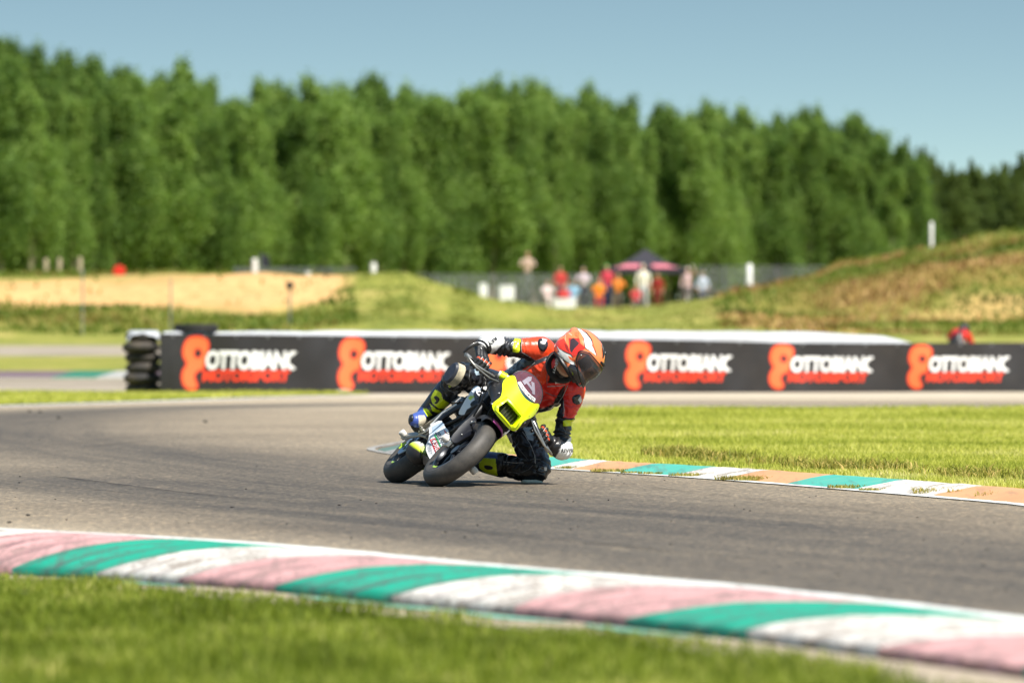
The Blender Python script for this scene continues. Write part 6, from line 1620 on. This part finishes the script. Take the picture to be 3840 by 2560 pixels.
# ---------------- helmet
HC = Z1(1846, 322, 32.62); HF = Vector((.52, -.30, -.80)).normalized(); HU = Vector((.84, 0, .54)); HU = (HU - HF * HU.dot(HF)).normalized(); HR = HF.cross(HU).normalized()
HM = Matrix(((HF.x, HR.x, HU.x, HC.x), (HF.y, HR.y, HU.y, HC.y), (HF.z, HR.z, HU.z, HC.z), (0, 0, 0, 1)))    # local: x forward, y right, z up
def helmet():
    m = MB(); m.ball((-.012, 0, .012), (.150, .124, .132), 32); m.ball((-.03, 0, -.03), (.128, .118, .112), 28); m.ball((.055, 0, -.070), (.098, .100, .060), 28); m.ball((.105, 0, -.078), (.052, .066, .040), 20); m.ball((.085, 0, .0), (.055, .088, .09), 20)
    m.ball((-.125, 0, .045), (.045, .06, .035), 14)     # rear spoiler
    me = voxel_mesh(m, .0028, 22, .5, 'helmet'); cc = coords(me)
    k = cc[:, 2] < -.108; cc[k, 2] = -.108 + (cc[k, 2] + .108) * .12
    me.vertices.foreach_set('co', cc.astype(np.float32).ravel()); me.update()
    mir = cc.copy(); mir[:, 1] = np.abs(mir[:, 1]); w = np.array([tuple(HM @ Vector(p)) for p in mir]); q = toZ(w)
    colh = np.tile(c3(250, 132, 80), (len(cc), 1))
    P_ = lambda L: [(1568 + .379 * x, 47.5 + .379 * y) for x, y in L]
    def hp(L, color, extra=None, edge=0):
        if edge:
            cxx = sum(p[0] for p in L) / len(L); cyy = sum(p[1] for p in L) / len(L)
            hp([(x + (22 if x > cxx else -22), y + (22 if y > cyy else -22)) for x, y in L], c3(40, 30, 28))
        mm = inpoly(q, P_(L)); 
        if extra is not None: mm &= extra
        colh[mm] = color
    hp([(150, 380), (330, 300), (470, 560), (520, 760), (300, 640), (110, 640)], c3(232, 62, 40)); hp([(330, 390), (420, 470), (470, 650), (380, 560)], c3(150, 40, 30)); hp([(445, 300), (690, 300), (720, 430), (850, 520), (560, 760), (470, 680)], c3(232, 52, 38))
    hp([(640, 60), (720, 90), (850, 190), (960, 330), (1085, 700), (950, 600), (840, 520), (820, 380), (800, 300), (740, 190)], c3(238, 236, 234), None, 1); hp([(1000, 380), (1030, 470), (1060, 640), (1030, 560), (985, 470)], c3(226, 90, 50))
    hp([(170, 480), (230, 560), (360, 640), (490, 700), (560, 800), (600, 930), (480, 890), (340, 800), (230, 700), (185, 640), (230, 620)], c3(236, 234, 232), None, 1)
    hp([(420, 700), (560, 770), (580, 860), (470, 800)], c3(238, 110, 62))
    hp([(480, 900), (610, 940), (850, 1250), (1300, 1330), (900, 1600), (500, 1500), (300, 1060), (400, 1010)], c3(38, 36, 38)); hp([(110, 600), (190, 700), (400, 1100), (560, 1440), (480, 1480), (300, 1200)], c3(30, 28, 30))
    hp([(480, 330), (560, 290), (690, 410), (650, 470), (560, 560), (510, 640), (465, 560)], c3(70, 52, 56))
    hp([(1010, 180), (1150, 250), (1300, 480), (1290, 560), (1190, 380)], c3(40, 38, 42)); hp([(1260, 330), (1330, 420), (1330, 470), (1270, 400)], c3(240, 238, 236))
    for k2 in range(6): hp([(590 + 18 * k2, 150), (597 + 18 * k2, 150), (592 + 18 * k2, 250 + 14 * k2), (584 + 18 * k2, 240 + 14 * k2)], c3(220, 72, 36))
    hp([(330, 180), (380, 210), (375, 360), (365, 360), (365, 240)], c3(248, 190, 160)); hp([(445, 165), (530, 225), (520, 240), (450, 190)], c3(248, 200, 170)); hp([(455, 135), (520, 110), (500, 140), (465, 155)], c3(190, 50, 30))
    # dark eye port with the face inside
    az = np.degrees(np.arctan2(cc[:, 1], cc[:, 0])); el = np.degrees(np.arctan2(cc[:, 2] + .0, np.hypot(cc[:, 0], cc[:, 1])))
    port = (np.abs(az) < 66) & (el > -24 + np.abs(az) * .12) & (el < 24 - np.abs(az) * .1); colh[port] = c3(46, 40, 38)
    face = (np.abs(az) < 34) & (el > -20) & (el < 10); colh[face] = c3(168, 124, 100); colh[face & (np.abs(np.abs(az) - 17) < 7) & (np.abs(el - 1) < 4)] = c3(50, 38, 34)
    attr_col(me, 'paint', colh); bv = BVHTree.FromPolygons([tuple(HM @ Vector(p)) for p in cc], [tuple(p.vertices) for p in me.polygons]); bl = BVHTree.FromPolygons([tuple(p) for p in cc], [tuple(p.vertices) for p in me.polygons])
    me.transform(HM); o = rpart(obj('helmet', me, attr_mat('helmet_paint', .22, .7, 0, var=.04), rider))
    # visor
    def surf(a, e, off):
        d = Vector((math.cos(R(e)) * math.cos(R(a)), math.cos(R(e)) * math.sin(R(a)), math.sin(R(e)))); h = bl.ray_cast(d * .5, -d); return (h[0] if h[0] is not None else d * .14) + d * off
    A = np.linspace(-84, 84, 43); V = []; F = []; n = 13
    for a in A:
        t = abs(a) / 84; lo = -27 + 13 * t ** 2 + (14 * max(0, t - .8) / .2); hi = 27 - 6 * t ** 2 - (12 * max(0, t - .8) / .2)
        for j in range(n): V.append(HM @ surf(a, lo + (hi - lo) * j / (n - 1), .009 + .004 * math.sin(math.pi * j / (n - 1))))
    F = [(i * n + j, (i + 1) * n + j, (i + 1) * n + j + 1, i * n + j + 1) for i in range(42) for j in range(n - 1)]
    vm, nn, ll, bb = new_mat('visor_smoke'); tr = nn.new('ShaderNodeBsdfTransparent'); tr.inputs[0].default_value = (.52, .48, .42, 1); mx = nn.new('ShaderNodeMixShader'); mx.inputs[0].default_value = .38; setp(bb, Roughness=.06, Coat_Weight=.5); bb.inputs['Base Color'].default_value = S(84, 82, 88); ll.new(tr.outputs[0], mx.inputs[1]); ll.new(bb.outputs[0], mx.inputs[2]); ll.new(mx.outputs[0], nn['Material Output'].inputs[0])
    m2 = MB(); m2.add(V, F); m2.build('visor', vm, o)
    edge = [V[i * n] for i in range(43)] + [V[42 * n + j] for j in range(1, n)] + [V[i * n + n - 1] for i in range(41, -1, -1)] + [V[j] for j in range(n - 2, 0, -1)]
    e = MB(); e.tube(edge, .0035, 6, closed=True); e.build('visor_seal', K_INK, o)
    for s in (-1, 1):
        p = MB(); p.ball(HM @ surf(74 * s, 2, .012), .006, 10); p.build('visor_screw', K_ALU, o)
        vt = MB(); vt.ball(HM @ surf(28 * s, 62, .002), (.012, .012, .012), 10); vt = MB(); vt.tube([HM @ surf(20 * s, 46, .002), HM @ surf(30 * s, 62, .004), HM @ surf(52 * s, 74, .002)], [.004, .010, .004], 10); vt.build('top_vent', K_INK, o)
    ch = MB(); ch.tube([HM @ surf(-22, 34, .004), HM @ surf(0, 35, .006), HM @ surf(22, 34, .004)], [.006, .009, .006], 10); ch.build('brow_vent', K_INK, o)
    cv = MB(); cv.tube([HM @ surf(-16, -48, .003), HM @ surf(0, -48, .005), HM @ surf(16, -48, .003)], [.005, .008, .005], 10); cv.build('chin_vent', K_INK, o)
    neckroll = MB(); neckroll.tube([HM @ Vector((.0 + .10 * math.cos(t), .09 * math.sin(t), -.108)) for t in np.linspace(0, 6.283, 30, endpoint=False)], .012, 8, closed=True); neckroll.build('neck_roll', K_INK, o)
    zz = lambda x, y: (1568 + .379 * x, 47.5 + .379 * y)
    write('SUOMY', zz(1115, 540), zz(1300, 690), 22, L_LOGO, o, bv, .003, .03)
    write('ERROR', zz(508, 1082), zz(606, 1238), 11, L_LOGO, o, bv, .003, 0); write('404', zz(440, 1112), zz(540, 1256), 16, pm('helmet_red_text', S(232, 70, 40), .5), o, bv, .003, .01)
    ln = MB(); Lp = [XZ(*zz(*p)) for p in ((350, 830), (360, 900), (400, 1010), (495, 1060), (590, 1220))]
    V = []
    for x, z in Lp:
        p, nrm = cast(x, z, bv); V.append((p + nrm * .002) if p is not None else Vector((x, 32.5, z)))
    ln.tube(V, .0016, 5); ln.build('white_line', L_LOGO, o)
    for k2 in range(2):
        ln = MB(); V = []
        for x, y in ((330 + 26 * k2, 940), (400 + 26 * k2, 1100)):
            p, nrm = cast(*XZ(*zz(x, y)), bv)
            if p is not None: V.append(p + nrm * .002)
        if len(V) > 1: ln.tube(V, .0016, 5); ln.build('yellow_line', YELT, o)
    rd = MB(); V = []
    for x, y in ((600, 1420), (690, 1370), (760, 1330)):
        p, nrm = cast(*XZ(*zz(x, y)), bv); 
        if p is not None: V.append(p + nrm * .002)
    if len(V) > 1: rd.tube(V, .005, 6); rd.build('red_flash', bpy.data.materials['helmet_red_text'], o)
helmet()
# ================================================================== second rider beyond the banner
def copy_tree(o, parent=None):
    q = o.copy(); COL.objects.link(q); q.parent = parent
    for ch in o.children: copy_tree(ch, q)
    return q
def far_rider():
    Y = 126.0; x = (3560 - 1920) / FOC * Y; z0 = float(land_z(x, Y)); yaw = R(78); ln = R(14)
    M2 = Matrix.Translation((x + .12, Y, z0 + .06)) @ Matrix.Rotation(yaw, 4, 'Z') @ Matrix.Rotation(ln, 4, 'X')
    b2 = copy_tree(bike); b2.matrix_world = M2; tag(b2, 'motorcycle ridden behind the right end of the banner', 'motorcycle')
    e = empty('person', (x, Y, z0)); tag(e, 'far rider in red leathers and black helmet behind the banner', 'person')
    inv = e.matrix_world.inverted() if False else Matrix.Translation((-x, -Y, -z0))
    keep = dict(LIMB); LIMB.clear(); mb = MB(); V_ = lambda *p: M2 @ Vector(p)
    limb(mb, 'spine', [V_(-.74, 0, .62), V_(-.66, 0, .74), V_(-.5, 0, .84), V_(-.36, 0, .86), V_(-.28, 0, .88)], [.13, .14, .15, .13, .06])
    for s in (-1, 1):
        limb(mb, 'arm', [V_(-.38, s * .15, .85), V_(-.30, s * .27, .70), V_(-.16, s * .27, .70)], [.075, .05, .038])
        limb(mb, 'leg', [V_(-.74, s * .10, .62), V_(-.40, s * .19, .56), V_(-.66, s * .15, .34), V_(-.58, s * .15, .30)], [.10, .068, .05, .04])
        mb.ball(V_(-.13, s * .27, .70), .042, 8)
    me = voxel_mesh(mb, .014, 4, .5, 'body'); LIMB.clear(); LIMB.update(keep); cc = coords(me); loc = np.array([tuple(M2.inverted() @ Vector(p)) for p in cc])
    colr = np.tile(c3(28, 26, 28), (len(cc), 1)); colr[(loc[:, 2] > .62) & (np.abs(loc[:, 1]) < .3) & (loc[:, 0] > -.72)] = c3(226, 44, 30); colr[(np.abs(loc[:, 1]) < .05) & (loc[:, 0] < -.3)] = c3(40, 34, 34)
    attr_col(me, 'paint', colr); o = obj('body', me, L_BODY, e); o.matrix_parent_inverse = inv
    h = MB(); h.ball(V_(-.20, 0, .96), (.15, .125, .13), 18, M2.to_3x3()); h.ball(V_(-.12, 0, .91), (.09, .095, .065), 14, M2.to_3x3()); hm = voxel_mesh(h, .01, 5, .5, 'helmet'); ho = obj('helmet', hm, K_BLK, e); ho.matrix_parent_inverse = inv
    v = MB(); v.ball(V_(-.125, 0, .965), (.085, .108, .045), 14, M2.to_3x3()); v.build('visor', pm('far_visor', S(150, 130, 80), .1, coat=.6), ho)
far_rider()
